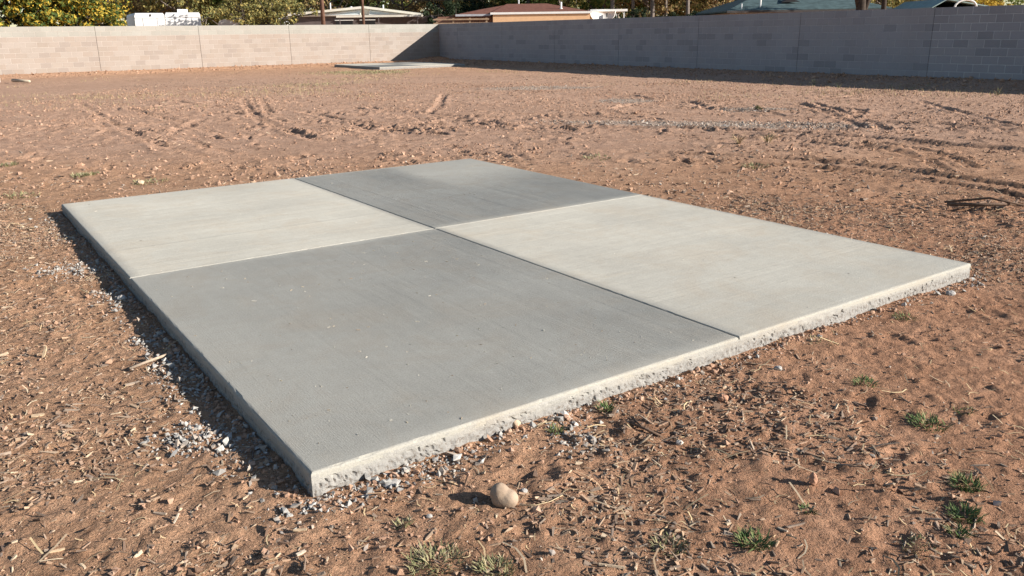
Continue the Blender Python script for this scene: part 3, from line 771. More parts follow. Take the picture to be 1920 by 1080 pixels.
def rock(x, y, s, seed, mat, label, name='stone', group=None, flat=0.7, stretch=1.2, level=2, rz=0.0, sub=3, tall=None):
    r = np.random.default_rng(seed)
    v, f = sdf_body([((r.uniform(-.2, .2), r.uniform(-.2, .2), 0), (stretch * .9, .85, flat)), ((r.uniform(-.5, .5), r.uniform(-.4, .4), r.uniform(-.1, .2)), (.6, .55, flat * .8))], 6, sub, 0.22, seed)
    v = v * (s / 2); z0 = v[:, 2].min()
    o = link(name, mesh_np(name, v, f, mat, False)); o.location = (x, y, gz(x, y, level) - z0 - 0.12 * s); o.rotation_euler = (0, 0, rz)
    tag(o, label, 'stone', group); return o
M_GREY = stone_mat('grey_stone', (0.26, 0.245, 0.23), (0.34, 0.325, 0.305), (0.41, 0.39, 0.365))
M_WHITE = stone_mat('white_stone', (0.36, 0.33, 0.30), (0.45, 0.42, 0.385), (0.52, 0.49, 0.45))
M_TAN = stone_mat('tan_stone', (0.38, 0.27, 0.18), (0.48, 0.35, 0.24), (0.56, 0.43, 0.31))
M_REDC = stone_mat('red_clod', (0.29, 0.15, 0.095), (0.38, 0.205, 0.13), (0.45, 0.26, 0.17))
G = 'loose stones on the dirt'
rock(0.025, 2.085, 0.020, 5, M_GREY, 'small pale pebble just behind the heart-shaped stone', group=G)
rock(-0.235, 1.965, 0.017, 6, M_GREY, 'small rounded grey pebble left in front of the heart-shaped stone', group=G)
rock(0.0, 2.475, 0.042, 7, M_TAN, 'rounded tan stone tucked under the slab edge, right one of a pair', group=G)
rock(-0.052, 2.445, 0.038, 8, M_TAN, 'knobbly tan stone tucked under the slab edge, left one of a pair', group=G)
rock(2.14, 3.83, 0.045, 9, M_GREY, 'grey concrete chunk lying beside the right corner of the slab', group=G, flat=0.6)
rock(0.525, 2.36, 0.022, 10, M_WHITE, 'small white pebble right of the stick in the right foreground', group=G)
rock(1.02, 2.93, 0.03, 11, M_GREY, 'small grey pebble at the foot of the slab below the dark joint', group=G)
rock(-0.36, 2.13, 0.05, 12, M_GREY, 'flat grey concrete flake below the near slab corner', group=G, flat=0.3)
rock(-3.35, 7.4, 0.07, 13, M_TAN, 'pale tan rock on the dirt left behind the slab', group=G, level=1)
rock(-1.95, 3.92, 0.04, 14, M_WHITE, 'whitish rock at the edge of the slab shadow', group=G)
rock(0.86, 2.10, 0.034, 15, M_REDC, 'upright red dirt clod casting a long shadow in the right foreground', group=G, flat=1.2, stretch=0.7)
rock(0.74, 2.66, 0.035, 16, M_REDC, 'dark red dirt clod beside a scuff, right of the slab joint', group=G)
rock(-17.55, 28.96, 0.36, 17, M_WHITE, 'white rock heap at the left edge near the sunlit wall', group=G, level=0, flat=0.9)

def stick(pts, r0, r1, mat, label, group='sticks and wood pieces on the dirt', name='stick', twigs=(), lvl=2, lift=0.004):
    P = [(x, y, gz(x, y, lvl) + lift + dz) for x, y, dz in pts]
    n = len(P); m = MB().tube(P, [r0 + (r1 - r0) * i / (n - 1) for i in range(n)], 7)
    for tw in twigs:
        Q = [(x, y, gz(x, y, lvl) + lift + dz) for x, y, dz in tw]; m.tube(Q, [r1 * 1.0, r1 * 0.8] if len(Q) == 2 else [r1] * (len(Q) - 1) + [r1 * .5], 6)
    o = m.build(name, mat, None, True); tag(o, label, 'stick', group); return o
M_BARK = plain('dark_bark', (0.13, 0.085, 0.06), 0.9, 0.35, 90, 0.2, 0.003)
M_TWIG = plain('pale_twig', (0.52, 0.41, 0.25), 0.8, 0.2, 60)
M_GWOOD = plain('grey_wood', (0.36, 0.28, 0.21), 0.85, 0.25, 70, 0.2, 0.002)
stick([(0.385, 2.475, 0.004), (0.43, 2.44, 0.006), (0.475, 2.405, 0.004)], 0.0048, 0.0042, M_BARK, 'short dark stick lying in the right foreground', twigs=[[(0.40, 2.50, 0.002), (0.42, 2.45, 0.008)]])
stick([(0.015, 2.000, 0.001), (0.06, 1.998, 0.001), (0.10, 2.015, 0.001), (0.135, 2.05, 0.001)], 0.0013, 0.0011, M_TWIG, 'thin curved straw stem right of the heart-shaped stone')
stick([(3.15, 5.85, 0.03), (3.35, 5.72, 0.05), (3.6, 5.78, 0.04), (3.72, 5.95, 0.02)], 0.014, 0.009, M_BARK, 'tangle of dark branches lying on the dirt at far right', twigs=[[(3.2, 5.98, 0.02), (3.42, 5.80, 0.07), (3.7, 5.70, 0.03)], [(3.3, 5.66, 0.02), (3.5, 5.9, 0.05)], [(3.18, 5.75, 0.02), (3.5, 5.98, 0.02)]])
stick([(-17.1, 29.3, 0.06), (-16.7, 29.1, 0.05), (-16.3, 28.9, 0.03)], 0.06, 0.045, plain('pale_log', (0.44, 0.37, 0.28), 0.85), 'pale log lying beside the white rocks at the left', lvl=0, lift=0.05)
stick([(-1.52, 3.03, 0.008), (-1.46, 3.09, 0.012), (-1.41, 3.14, 0.012)], 0.0065, 0.0055, M_GWOOD, 'pale straight stick on the chips left of the slab shadow')

def plank(x, y, L, w, t, rz, tilt, mat, label, lift=0.0, seed=0):
    L, w, t, lift = L * 0.8, w * 0.7, t * 0.7, lift * 0.7
    r = np.random.default_rng(seed + 400)
    n = 6; xs = np.linspace(-.5, .5, n) * L; vs = []
    for i, q in enumerate(xs):
        k = w * (0.65 + 0.35 * math.sin(math.pi * (i + .6) / n)) * r.uniform(0.85, 1.1); z = 0.1 * L * (q / L) ** 2
        for yy, zz in ((-k / 2, -t / 2), (k / 2, -t / 2), (k / 2, t / 2), (-k / 2, t / 2)): vs.append((q + r.normal(0, L * .01), yy, zz + z))
    fs = [(4 * i + a, 4 * i + (a + 1) % 4, 4 * i + 4 + (a + 1) % 4, 4 * i + 4 + a) for i in range(n - 1) for a in range(4)] + [(3, 2, 1, 0), tuple(4 * (n - 1) + a for a in range(4))]
    o = link('wood_chip', mesh_py('wood_chip', vs, fs, mat)); o.location = (x, y, gz(x, y) + t / 2 + lift); o.rotation_euler = (0.15, tilt, rz)
    tag(o, label, 'wood chip', 'sticks and wood pieces on the dirt'); return o
M_PALE = plain('fresh_split_wood', (0.46, 0.34, 0.22), 0.85, 0.2, 80); M_BLEACH = plain('bleached_wood', (0.50, 0.42, 0.33), 0.85, 0.2, 80)
plank(-0.92, 1.955, 0.036, 0.007, 0.004, 1.2, -0.7, M_BLEACH, 'bleached splinter standing up in the left foreground', 0.012, 1)
plank(-1.93, 3.17, 0.07, 0.016, 0.007, 1.3, -1.0, M_PALE, 'split wood piece standing up at the left edge of the chips', 0.02, 2)
plank(-0.57, 1.895, 0.045, 0.013, 0.005, 0.1, 0.0, M_PALE, 'flat pale wood chip below the near slab corner', 0, 3)
plank(-0.545, 1.80, 0.035, 0.014, 0.006, 0.9, 0.1, M_BLEACH, 'curled pale bark flake at the bottom left of centre', 0, 4)
plank(-1.18, 1.83, 0.045, 0.010, 0.005, 0.6, 0.1, M_PALE, 'pale wood splinter low in the left corner', 0, 5)
plank(-0.98, 1.99, 0.05, 0.013, 0.006, 2.9, 0.05, M_GWOOD, 'greyish wood chip pair piece left of the standing splinter', 0, 6)
plank(-1.45, 2.9, 0.075, 0.02, 0.008, 0.7, 0.0, M_GWOOD, 'large grey wood chip half way up the left mulch', 0, 7)
plank(-1.66, 2.62, 0.05, 0.022, 0.006, 0.5, 0.05, M_PALE, 'broad yellow-tan wood chip in the left mulch', 0, 8)
plank(0.66, 2.335, 0.035, 0.010, 0.005, 0.5, 0.15, M_PALE, 'small pale wood chip right of centre in the red dirt', 0, 9)
plank(0.70, 1.87, 0.04, 0.011, 0.006, 2.1, 0.2, M_GWOOD, 'brown wood chip low in the right foreground', 0, 10)
plank(1.06, 1.80, 0.045, 0.012, 0.008, 2.2, 0.2, M_BARK, 'dark bark chunk in the bottom right corner', 0, 11)

# ------------------------------------------------------------------ grass tufts and weeds
def grass_mesh(n, rad, hgt, seed, spread=0.8, width=0.0028):
    r = np.random.default_rng(seed); vs, fs3, fs4 = [], [], []
    for i in range(n):
        a = r.uniform(0, 6.283); q = rad * math.sqrt(r.uniform(0, 1)); bx, by = q * math.cos(a), q * math.sin(a)
        L = hgt * r.uniform(0.35, 1.25); b = a + r.normal(0, 0.9); lean = r.uniform(0.35, 1.25) * spread
        dx, dy = math.cos(b), math.sin(b); px, py = -dy * width * r.uniform(.6, 1.3), dx * width * r.uniform(.6, 1.3); k = len(vs)
        for t in (0.0, 0.4, 0.75):
            o = L * lean * t ** 1.6; z = L * t * (1 - 0.45 * lean * t); s = 1 - 0.55 * t
            vs += [(bx + dx * o + px * s, by + dy * o + py * s, z - .004), (bx + dx * o - px * s, by + dy * o - py * s, z - .004)]
        o = L * lean; vs.append((bx + dx * o, by + dy * o, L * (1 - 0.45 * lean)))
        fs4 += [(k, k + 1, k + 3, k + 2), (k + 2, k + 3, k + 5, k + 4)]; fs3.append((k + 4, k + 5, k + 6))
    return vs, fs4, fs3
def grass_obj(x, y, n, rad, hgt, seed, mat, label, name='grass_tuft', cat='grass tuft', lvl=2, spread=0.95, width=0.0021, group='green tufts growing in the dirt'):
    vs, f4, f3 = grass_mesh(int(n * 1.5) if lvl == 2 else n, rad, hgt, seed, spread, width)
    vs = np.array(vs); X, Y = vs[:, 0] + x, vs[:, 1] + y
    base_z = height(X.copy(), Y.copy(), lvl); vs[:, 2] += base_z - gz(x, y, lvl)
    o = link(name, mesh_np(name, vs, [np.array(f4), np.array(f3)], mat)); o.location = (x, y, gz(x, y, lvl))
    tag(o, label, cat, group); return o
M_GR = scatter_mat('grass_green', [(0.06, 0.11, 0.035), (0.09, 0.15, 0.05), (0.14, 0.20, 0.07), (0.26, 0.27, 0.12), (0.085, 0.13, 0.045), (0.33, 0.29, 0.16)], bdist=0)
M_GP = scatter_mat('grass_pale', [(0.15, 0.165, 0.075), (0.27, 0.25, 0.125), (0.38, 0.33, 0.19), (0.21, 0.21, 0.10), (0.42, 0.35, 0.23), (0.13, 0.145, 0.065)], bdist=0)
M_GD = scatter_mat('grass_dry', [(0.42, 0.31, 0.18), (0.30, 0.20, 0.12), (0.50, 0.40, 0.22), (0.28, 0.26, 0.12)], bdist=0)
TU = [
 (1.37, 2.47, 130, 0.055, 0.030, M_GR, 'green tuft, middle of the right foreground, uppermost of those along the right edge'),
 (1.30, 2.09, 110, 0.040, 0.032, M_GR, 'green tuft near the right edge, top one of a row of three close tufts'),
 (1.21, 1.93, 100, 0.038, 0.030, M_GR, 'green tuft near the right edge, middle one of a row of three close tufts'),
 (1.15, 1.85, 50, 0.022, 0.026, M_GR, 'small green tuft near the right edge, lowest of a row of three'),
 (1.02, 1.79, 60, 0.042, 0.016, M_GP, 'low sparse green tuft at the bottom right, left of the close row of tufts'),
 (0.61, 1.82, 110, 0.040, 0.032, M_GR, 'dense grey-green tuft at the bottom, right of centre'),
 (0.39, 1.81, 90, 0.045, 0.022, M_GP, 'thin pale tuft at the bottom beside the dense grey-green one'),
 (-0.20, 1.76, 200, 0.070, 0.024, M_GP, 'largest pale grass clump at the bottom centre'),
 (-0.05, 1.725, 130, 0.045, 0.024, M_GP, 'smaller pale grass clump right of the largest one at bottom centre'),
 (1.30, 2.80, 90, 0.045, 0.022, M_GR, 'green tuft in the red dirt halfway to the right edge'),
 (1.77, 3.51, 80, 0.050, 0.018, M_GR, 'low green tuft below the right corner of the slab'),
 (0.32, 2.60, 70, 0.025, 0.032, M_GR, 'small bright green tuft growing against the front slab edge'),
 (0.14, 2.44, 45, 0.022, 0.024, M_GR, 'small thin tuft by the slab edge near the tan stones'),
 (1.29, 3.21, 70, 0.060, 0.014, M_GP, 'flat grass patch by the slab below the right panel'),
 (1.54, 2.56, 45, 0.035, 0.014, M_GR, 'faint low tuft at the right edge above the other tufts'),
 (0.80, 1.97, 35, 0.020, 0.020, M_GR, 'tiny green sprig between the right foreground tufts'),
 (-0.30, 1.93, 40, 0.022, 0.020, M_GP, 'tiny pale sprig below the near slab corner'),
]
for i, (x, y, n, ra, hg, m, lb) in enumerate(TU): grass_obj(x, y, n, ra, hg, 60 + i, m, lb)
TB = [(-4.12, 7.95, 420, 0.13, 0.05, M_GR, 'bright green patch of grass behind the left end of the slab'),
 (-3.29, 7.48, 260, 0.16, 0.035, M_GP, 'thin green patch beside the bright one behind the slab'),
 (-4.14, 6.86, 260, 0.17, 0.035, M_GP, 'dull green patch near the left edge level with the slab corner'),
 (-5.31, 8.65, 260, 0.14, 0.05, M_GR, 'dark green tuft at the far left edge'),
 (0.9, 8.6, 160, 0.16, 0.045, M_GP, 'low green patch behind the far corner of the slab'),
 (2.35, 7.9, 180, 0.13, 0.05, M_GP, 'low green patch right of the far slab corner')]
for i, (x, y, n, ra, hg, m, lb) in enumerate(TB): grass_obj(x, y, int(n * 0.6), ra, hg * 0.8, 90 + i, M_GP, lb, lvl=1, width=0.005)
TW = [(3.03, 9.75, 30, 0.02, 0.16, M_GD, 'dry reddish weed standing before the gravel rut'), (2.67, 9.68, 26, 0.02, 0.17, M_GD, 'smaller dry weed left of the reddish one by the rut'),
 (4.3, 14.5, 200, 0.02, 0.08, M_GP, 'grey-green weed clump beside the curved tyre tracks'), (8.04, 22.3, 12, 0.02, 0.2, M_GP, 'thin weed at the shadow edge, left of two others'),
 (8.26, 21.2, 12, 0.02, 0.22, M_GP, 'thin weed at the shadow edge, between two others'), (10.2, 17.6, 14, 0.02, 0.24, M_GP, 'tall pale weed at the shadow edge near the right side')]
for i, (x, y, n, ra, hg, m, lb) in enumerate(TW): grass_obj(x, y, n, ra, hg, 110 + i, m, lb, 'weed', 'weed', 1, 0.9, 0.005, 'weeds out in the yard')
def d_far(x, y): return np.clip(ss(0.1, 0.6, fbm(x, y, 0.35, 210, 3) + 0.25 * ss(4, 9, x)), 0, 1)
def blades(name, mat, n, box, dens, hgt, seed, width, level):
    r = np.random.default_rng(seed); x, y = smp(dens, box)(r, n); n = len(x); z = height(x.copy(), y.copy(), level)
    a = r.uniform(0, 6.283, n); L = hgt * r.uniform(.5, 1.3, n); ln = L * r.uniform(.1, .7, n); w = width
    p0 = np.stack([x - w * np.sin(a), y + w * np.cos(a), z - .004], 1); p1 = np.stack([x + w * np.sin(a), y - w * np.cos(a), z - .004], 1)
    p2 = np.stack([x + ln * np.cos(a), y + ln * np.sin(a), z + L], 1)
    o = link(name, mesh_np(name, np.stack([p0, p1, p2], 1).reshape(-1, 3), np.arange(3 * n).reshape(n, 3), mat)); tag(o, None, None, kind='stuff')
blades('grass', M_GD, 6000, (-16, 12, 12, 40), lambda x, y: np.clip(d_far(x, y) * .6 * ss(12, 17, y + x * .4), 0, 1), 0.06, 301, 0.006, 0)
blades('grass', M_GP, 2200, (-12, -4, 24, 38), lambda x, y: np.exp(-(((x + 5.6) / 1.6) ** 2 + ((y - 34) / 1.2) ** 2)) + 0.35 * np.exp(-(((x + 6.0) / 0.9) ** 2 + ((y - 26.0) / 0.6) ** 2)), 0.06, 302, 0.008, 0)

# ------------------------------------------------------------------ beyond the walls: houses, trailers, poles, trees
GZ = -0.2
M_CREAM = plain('cream_paint', (0.72, 0.68, 0.58), 0.7, 0.06, 2)
M_WHITEP = plain('white_paint', (0.72, 0.71, 0.68), 0.6, 0.05, 2)
M_TRAIL = plain('trailer_white', (0.62, 0.61, 0.60), 0.5, 0.05, 1.5)
M_TRGREY = plain('trailer_grey_trim', (0.42, 0.42, 0.43), 0.6, 0.08, 2)
M_GREYROOF = plain('grey_roofing', (0.42, 0.42, 0.42), 0.9, 0.12, 3)
M_DWALL = plain('dark_house_wall', (0.13, 0.105, 0.10), 0.9, 0.2, 3)
M_ORANGE = plain('orange_stucco', (0.64, 0.41, 0.24), 0.95, 0.07, 3)
M_REDROOF = plain('red_brown_shingle', (0.165, 0.075, 0.055), 0.95, 0.25, 5, 0.1)
M_TEAL = plain('teal_shingle', (0.062, 0.095, 0.10), 0.95, 0.35, 3, 0.1)
M_TEALL = plain('pale_teal_roof', (0.25, 0.34, 0.33), 0.9, 0.15, 3)
M_DARK = plain('dark_opening', (0.02, 0.02, 0.022), 0.6, 0.1, 3)
M_METAL = plain('galvanised_metal', (0.55, 0.56, 0.57), 0.45, 0.08, 4, 0.5)
M_POLE = plain('creosote_pole', (0.12, 0.065, 0.045), 0.9, 0.25, 9)
M_BLUE = plain('blue_paint', (0.05, 0.10, 0.24), 0.6, 0.1, 3)
M_FENCE = plain('weathered_fence_wood', (0.30, 0.21, 0.14), 0.9, 0.25, 6)
def glass_mat():
    m, nt, b = mat_new('window_glass', 0.35, 0.4); b.inputs['Base Color'].default_value = (0.50, 0.56, 0.58, 1); return m
M_GLASS = glass_mat()
def quad_slab(mb, pts, t):
    """a sheet of thickness t under the polygon pts (roof planes)"""
    n = len(pts); lo = [(x, y, z - t) for x, y, z in pts]
    mb.add(list(pts) + lo, [tuple(range(n)), tuple(range(2 * n - 1, n - 1, -1))] + [(i, n + i, n + (i + 1) % n, (i + 1) % n) for i in range(n)]); return mb

# grey house with the glazed gable
h = empty('house', (-10.9, 66, GZ)); tag(h, 'low grey house with white-trimmed glazed gable behind the left wall', 'house', 'houses beyond the walls')
Z = lambda z: z - GZ
MB().box(-5.6, 5.0, 0.3, 9, 0, Z(2.62)).build('wall', M_DWALL, h)
m = MB(); quad_slab(m, [(-6.3, -0.1, Z(2.78)), (0, -0.1, Z(3.30)), (0, 9.5, Z(3.30)), (-6.3, 9.5, Z(2.78))], 0.09); quad_slab(m, [(0, -0.1, Z(3.30)), (4.4, -0.1, Z(2.72)), (4.4, 9.5, Z(2.72)), (0, 9.5, Z(3.30))], 0.09); rf = m.build('roof', M_GREYROOF, h)
m = MB(); m.tube([(1.0, 3, Z(3.1)), (1.0, 3, Z(3.5))], 0.07, 8).tube([(-1.4, 2.2, Z(3.1)), (-1.4, 2.2, Z(3.38))], 0.10, 8); m.build('roof_vent', M_METAL, rf)
m = MB(); quad_slab(m, [(-6.35, -0.16, Z(2.80)), (0, -0.16, Z(3.33)), (0, -0.06, Z(3.33)), (-6.35, -0.06, Z(2.80))], 0.17); quad_slab(m, [(0, -0.16, Z(3.33)), (4.45, -0.16, Z(2.74)), (4.45, -0.06, Z(2.74)), (0, -0.06, Z(3.33))], 0.17); m.build('barge_board', M_CREAM, h)
m = MB(); m.add([(-5.2, 0.1, Z(2.62)), (4.0, 0.1, Z(2.62)), (0, 0.1, Z(3.2)), (-5.2, 0.25, Z(2.62)), (4.0, 0.25, Z(2.62)), (0, 0.25, Z(3.2))], [(0, 1, 2), (5, 4, 3), (0, 3, 4, 1), (1, 4, 5, 2), (2, 5, 3, 0)]); m.build('gable_panel', M_CREAM, h)
for pts in ([(-3.6, Z(2.70)), (-0.35, Z(2.70)), (-0.35, Z(3.02))], [(0.35, Z(2.70)), (2.7, Z(2.70)), (0.35, Z(3.02))]):
    m = MB(); m.add([(x, 0.06, z) for x, z in pts] + [(x, 0.12, z) for x, z in pts], [(0, 1, 2), (5, 4, 3), (0, 3, 4, 1), (1, 4, 5, 2), (2, 5, 3, 0)]); w = m.build('window', M_GLASS, h)
    m = MB(); q = [(x, 0.05, z) for x, z in pts]
    for a in range(3): m.tube([q[a], q[(a + 1) % 3]], 0.035, 4)
    m.build('frame', M_WHITEP, w)
MB().box(-1.95, 4.4, -1.2, -0.2, Z(2.50), Z(2.64)).build('porch_roof', M_CREAM, h)
for x in (-1.7, 1.2, 4.1): MB().box(x - .03, x + .03, -1.15, -1.09, 0, Z(2.50)).build('porch_post', M_DWALL, h)
for x0, x1 in ((-2.3, -1.0), (-0.4, 0.7)):
    w = MB().box(x0, x1, 0.24, 0.295, Z(1.6), Z(2.3)).build('window', M_DARK, h); mm = MB(); mm.box(x0 - .05, x1 + .05, 0.2, 0.29, Z(2.3), Z(2.36)).box(x0 - .05, x1 + .05, 0.2, 0.29, Z(1.54), Z(1.6)); mm.build('frame', M_WHITEP, w)
h2 = empty('house', (-15.9, 69, GZ)); tag(h2, 'grey-roofed house wing left of the glazed gable, behind the tree', 'house', 'houses beyond the walls')
MB().box(-4.2, 2.4, 0, 6, 0, Z(2.60)).build('wall', plain('blue_grey_siding', (0.16, 0.17, 0.20), 0.9), h2)
m = MB(); quad_slab(m, [(-4.6, -0.5, Z(2.66)), (2.9, -0.5, Z(2.66)), (2.9, 3, Z(3.12)), (-4.6, 3, Z(3.12))], 0.1); quad_slab(m, [(-4.6, 3, Z(3.12)), (2.9, 3, Z(3.12)), (2.9, 6.5, Z(2.66)), (-4.6, 6.5, Z(2.66))], 0.1); rf = m.build('roof', M_GREYROOF, h2)
MB().tube([(1.7, 0.6, Z(2.75)), (1.7, 0.6, Z(3.72))], 0.055, 8).build('flue_pipe', M_METAL, rf)
MB().box(-4.6, 2.9, -0.56, -0.51, Z(2.52), Z(2.67)).build('fascia', M_WHITEP, h2)
MB().box(1.3, 2.0, -0.04, -0.003, 0.0, Z(2.2)).build('door', M_BLUE, h2)

# red-brown roofed house
h = empty('house', (0, 52, GZ)); tag(h, 'orange stucco house with red-brown hip roof behind the wall corner', 'house', 'houses beyond the walls')
MB().box(-0.92, 4.90, 0.03, 8, 0, Z(2.30)).build('wall', M_ORANGE, h)
MB().box(-4.4, -0.93, 2.0, 7.5, 0, Z(2.26)).build('wall', plain('shade_toned_stucco', (0.22, 0.12, 0.085), 0.95), h)  # recessed wing: its shade is put into a darker stucco colour
m = MB(); E0, E1, ya, yb, zr, ze = -1.05, 5.0, 0.0, 8.4, Z(3.03), Z(2.42)
quad_slab(m, [(E0, ya, ze), (E1, ya, ze), (2.5, 4.2, zr), (-0.1, 4.2, zr)], 0.06); quad_slab(m, [(E1, yb, ze), (E0, yb, ze), (-0.1, 4.2, zr), (2.5, 4.2, zr)], 0.06); quad_slab(m, [(E1, ya, ze), (E1, yb, ze), (2.5, 4.2, zr)], 0.06); quad_slab(m, [(E0, yb, ze), (E0, ya, ze), (-0.1, 4.2, zr)], 0.06)
quad_slab(m, [(-3.2, 1.5, Z(2.37)), (-1.06, 1.5, Z(2.41)), (-0.1, 4.2, Z(2.98)), (-1.7, 4.4, Z(2.75))], 0.06); quad_slab(m, [(-4.8, 4.6, Z(2.18)), (-3.2, 1.5, Z(2.37)), (-1.7, 4.4, Z(2.75))], 0.06); rf = m.build('roof', M_REDROOF, h)
MB().tube([(3.25, 1.4, Z(2.55)), (3.25, 1.4, Z(3.02))], 0.06, 8).tube([(3.25, 1.4, Z(2.5)), (3.25, 1.4, Z(2.66))], 0.10, 8).build('vent_pipe', M_WHITEP, rf)
MB().tube([(0.7, 5.2, Z(2.9)), (0.7, 5.2, Z(3.35))], 0.05, 8).build('flue_pipe', M_METAL, rf)
MB().box(E0 - .02, E1 + .02, -0.06, -0.005, Z(2.31), Z(2.43)).build('fascia', M_WHITEP, h)
MB().box(-3.25, -1.06, 1.44, 1.495, Z(2.26), Z(2.38)).build('fascia', plain('shade_toned_fascia', (0.40, 0.41, 0.44), 0.7), h)  # wing eave in shade, the shade painted in as grey
fn = empty('rail_fence', (-4.1, 49.6, GZ)); tag(fn, 'weathered wood rail fence left of the red-brown roofed house', 'fence')
for k in range(3): MB().box(-0.2, 3.0, -0.03, 0.03, Z(1.55 + 0.22 * k), Z(1.63 + 0.22 * k)).build('rail', M_FENCE, fn)
for k in range(4): MB().box(k * 0.95 - .05, k * .95 + .05, 0.031, 0.12, 0, Z(2.1)).build('post', M_FENCE, fn)

# white carport roof and boat to the right of it
h = empty('carport', (6.4, 57, GZ)); tag(h, 'white flat carport roof just right of the red-brown roofed house', 'carport')
MB().box(-1.1, 1.3, -1, 3.5, Z(2.48), Z(2.62)).build('roof', M_WHITEP, h)
for x, y in ((-0.9, -0.8), (1.1, -0.8), (-0.9, 3.2), (1.1, 3.2)): MB().box(x - .04, x + .04, y - .04, y + .04, 0, Z(2.48)).build('post', M_METAL, h)
bt = empty('covered_boat', (5.75, 54.6, GZ)); tag(bt, 'white rounded boat hull showing beside the orange stucco house', 'boat')
m = MB(); prof = []
for i in range(9):
    t = i / 8; w = 0.95 * math.sin(math.pi * min(1, 0.25 + t * 0.75)) ** 0.6 * (1 - 0.15 * t); prof.append((t, w))
sec = 9
for t, w in prof:
    for k in range(sec):
        a = math.pi * k / (sec - 1); m.v.append((-w * math.cos(a), -1.8 + 3.8 * t, Z(2.42) - math.sin(a) * 0.75 * (0.55 + 0.45 * w)))
for i in range(8):
    for k in range(sec - 1): b = i * sec + k; m.f.append((b, b + 1, b + sec + 1, b + sec))
m.f.append(tuple(range(sec)))
for i in range(8): m.f.append((i * sec, (i + 1) * sec, (i + 1) * sec + sec - 1, i * sec + sec - 1))
m.build('hull', M_WHITEP, bt, True); MB().box(-.15, .15, -1.2, -1.0, 0, Z(1.9)).box(-.15, .15, 1.0, 1.2, 0, Z(1.9)).build('cradle', M_METAL, bt); MB().tube([(0.25, -1.9, Z(2.1)), (0.25, -1.9, Z(2.32))], 0.04, 6).build('cleat', M_DARK, bt)

# teal roofs on the right
h = empty('house', (13.0, 52, GZ)); tag(h, 'house with a broad dark teal shingle roof behind the right wall', 'house', 'houses beyond the walls')
MB().box(0.8, 9.4, 0.6, 9, 0, Z(2.25)).build('wall', plain('tan_siding', (0.34, 0.28, 0.22), 0.9), h)
m = MB(); quad_slab(m, [(0.1, 0, Z(2.34)), (10, 0, Z(2.40)), (7.6, 5, Z(3.5)), (3.4, 5, Z(3.5))], 0.08); quad_slab(m, [(0.1, 10, Z(2.34)), (0.1, 0, Z(2.34)), (3.4, 5, Z(3.5))], 0.08); quad_slab(m, [(10, 0, Z(2.40)), (10, 10, Z(2.40)), (7.6, 5, Z(3.5))], 0.08); quad_slab(m, [(10, 10, Z(2.40)), (0.1, 10, Z(2.34)), (3.4, 5, Z(3.5)), (7.6, 5, Z(3.5))], 0.08); rf = m.build('roof', M_TEAL, h)
m = MB(); m.add([(3.8, 1.6, Z(2.82)), (5.0, 1.6, Z(2.84)), (4.4, 1.6, Z(3.06)), (4.4, 2.9, Z(3.18))], [(0, 1, 2), (0, 2, 3), (2, 1, 3), (0, 3, 1)]); m.build('roof_vent', M_DARK, rf)
MB().tube([(2.35, 0.9, Z(2.5)), (2.35, 0.9, Z(3.05))], 0.05, 8).build('vent_pipe', M_WHITEP, rf); MB().tube([(1.1, 0.5, Z(2.4)), (1.1, 0.5, Z(2.75))], 0.04, 8).build('flue_pipe', M_METAL, rf)
MB().box(0.1, 10, -0.05, -0.004, Z(2.22), Z(2.34)).build('fascia', plain('dark_fascia', (0.06, 0.055, 0.055), 0.8), h)
h = empty('house', (31.0, 60, GZ)); tag(h, 'small pale teal gabled house with white arched trim at far right', 'house', 'houses beyond the walls')
MB().box(-1.4, 1.8, 0.4, 6, 0, Z(2.55)).build('wall', M_DARK, h)
m = MB(); quad_slab(m, [(-1.7, 0, Z(2.55)), (-0.7, 0, Z(3.10)), (-0.7, 6.4, Z(3.10)), (-1.7, 6.4, Z(2.55))], 0.07); quad_slab(m, [(-0.7, 0, Z(3.10)), (2.2, 0, Z(2.6)), (2.2, 6.4, Z(2.6)), (-0.7, 6.4, Z(3.10))], 0.07); m.build('roof', M_TEALL, h)
m = MB(); m.tube([(0.5 + 0.75 * math.cos(math.pi * k / 8), -0.2, Z(2.5) + 0.5 * math.sin(math.pi * k / 8)) for k in range(9)], 0.07, 6); m.build('arched_trim', M_WHITEP, h)
v = empty('van', (21.3, 54, GZ)); tag(v, 'pale vehicle roof showing over the right wall beside a dark trunk', 'van')
m = MB(); quad_slab(m, [(-1.2, -0.9, Z(2.47)), (0.9, -0.9, Z(2.47)), (1.3, -0.6, Z(2.40)), (1.3, 0.6, Z(2.40)), (0.9, 0.9, Z(2.47)), (-1.2, 0.9, Z(2.47))], 0.18); m.build('roof', M_WHITEP, v)
MB().box(-1.15, 1.2, -0.85, 0.85, Z(1.5), Z(2.285)).build('window', M_DARK, v); MB().box(-1.6, 2.2, -0.95, 0.95, Z(0.35), Z(1.5)).build('body', M_WHITEP, v)
for x in (-1.0, 1.5):
    for y in (-0.95, 0.95): MB().tube([(x, y - .1, Z(0.12)), (x, y + .1, Z(0.12))], 0.33, 14).build('wheel', M_DARK, v)

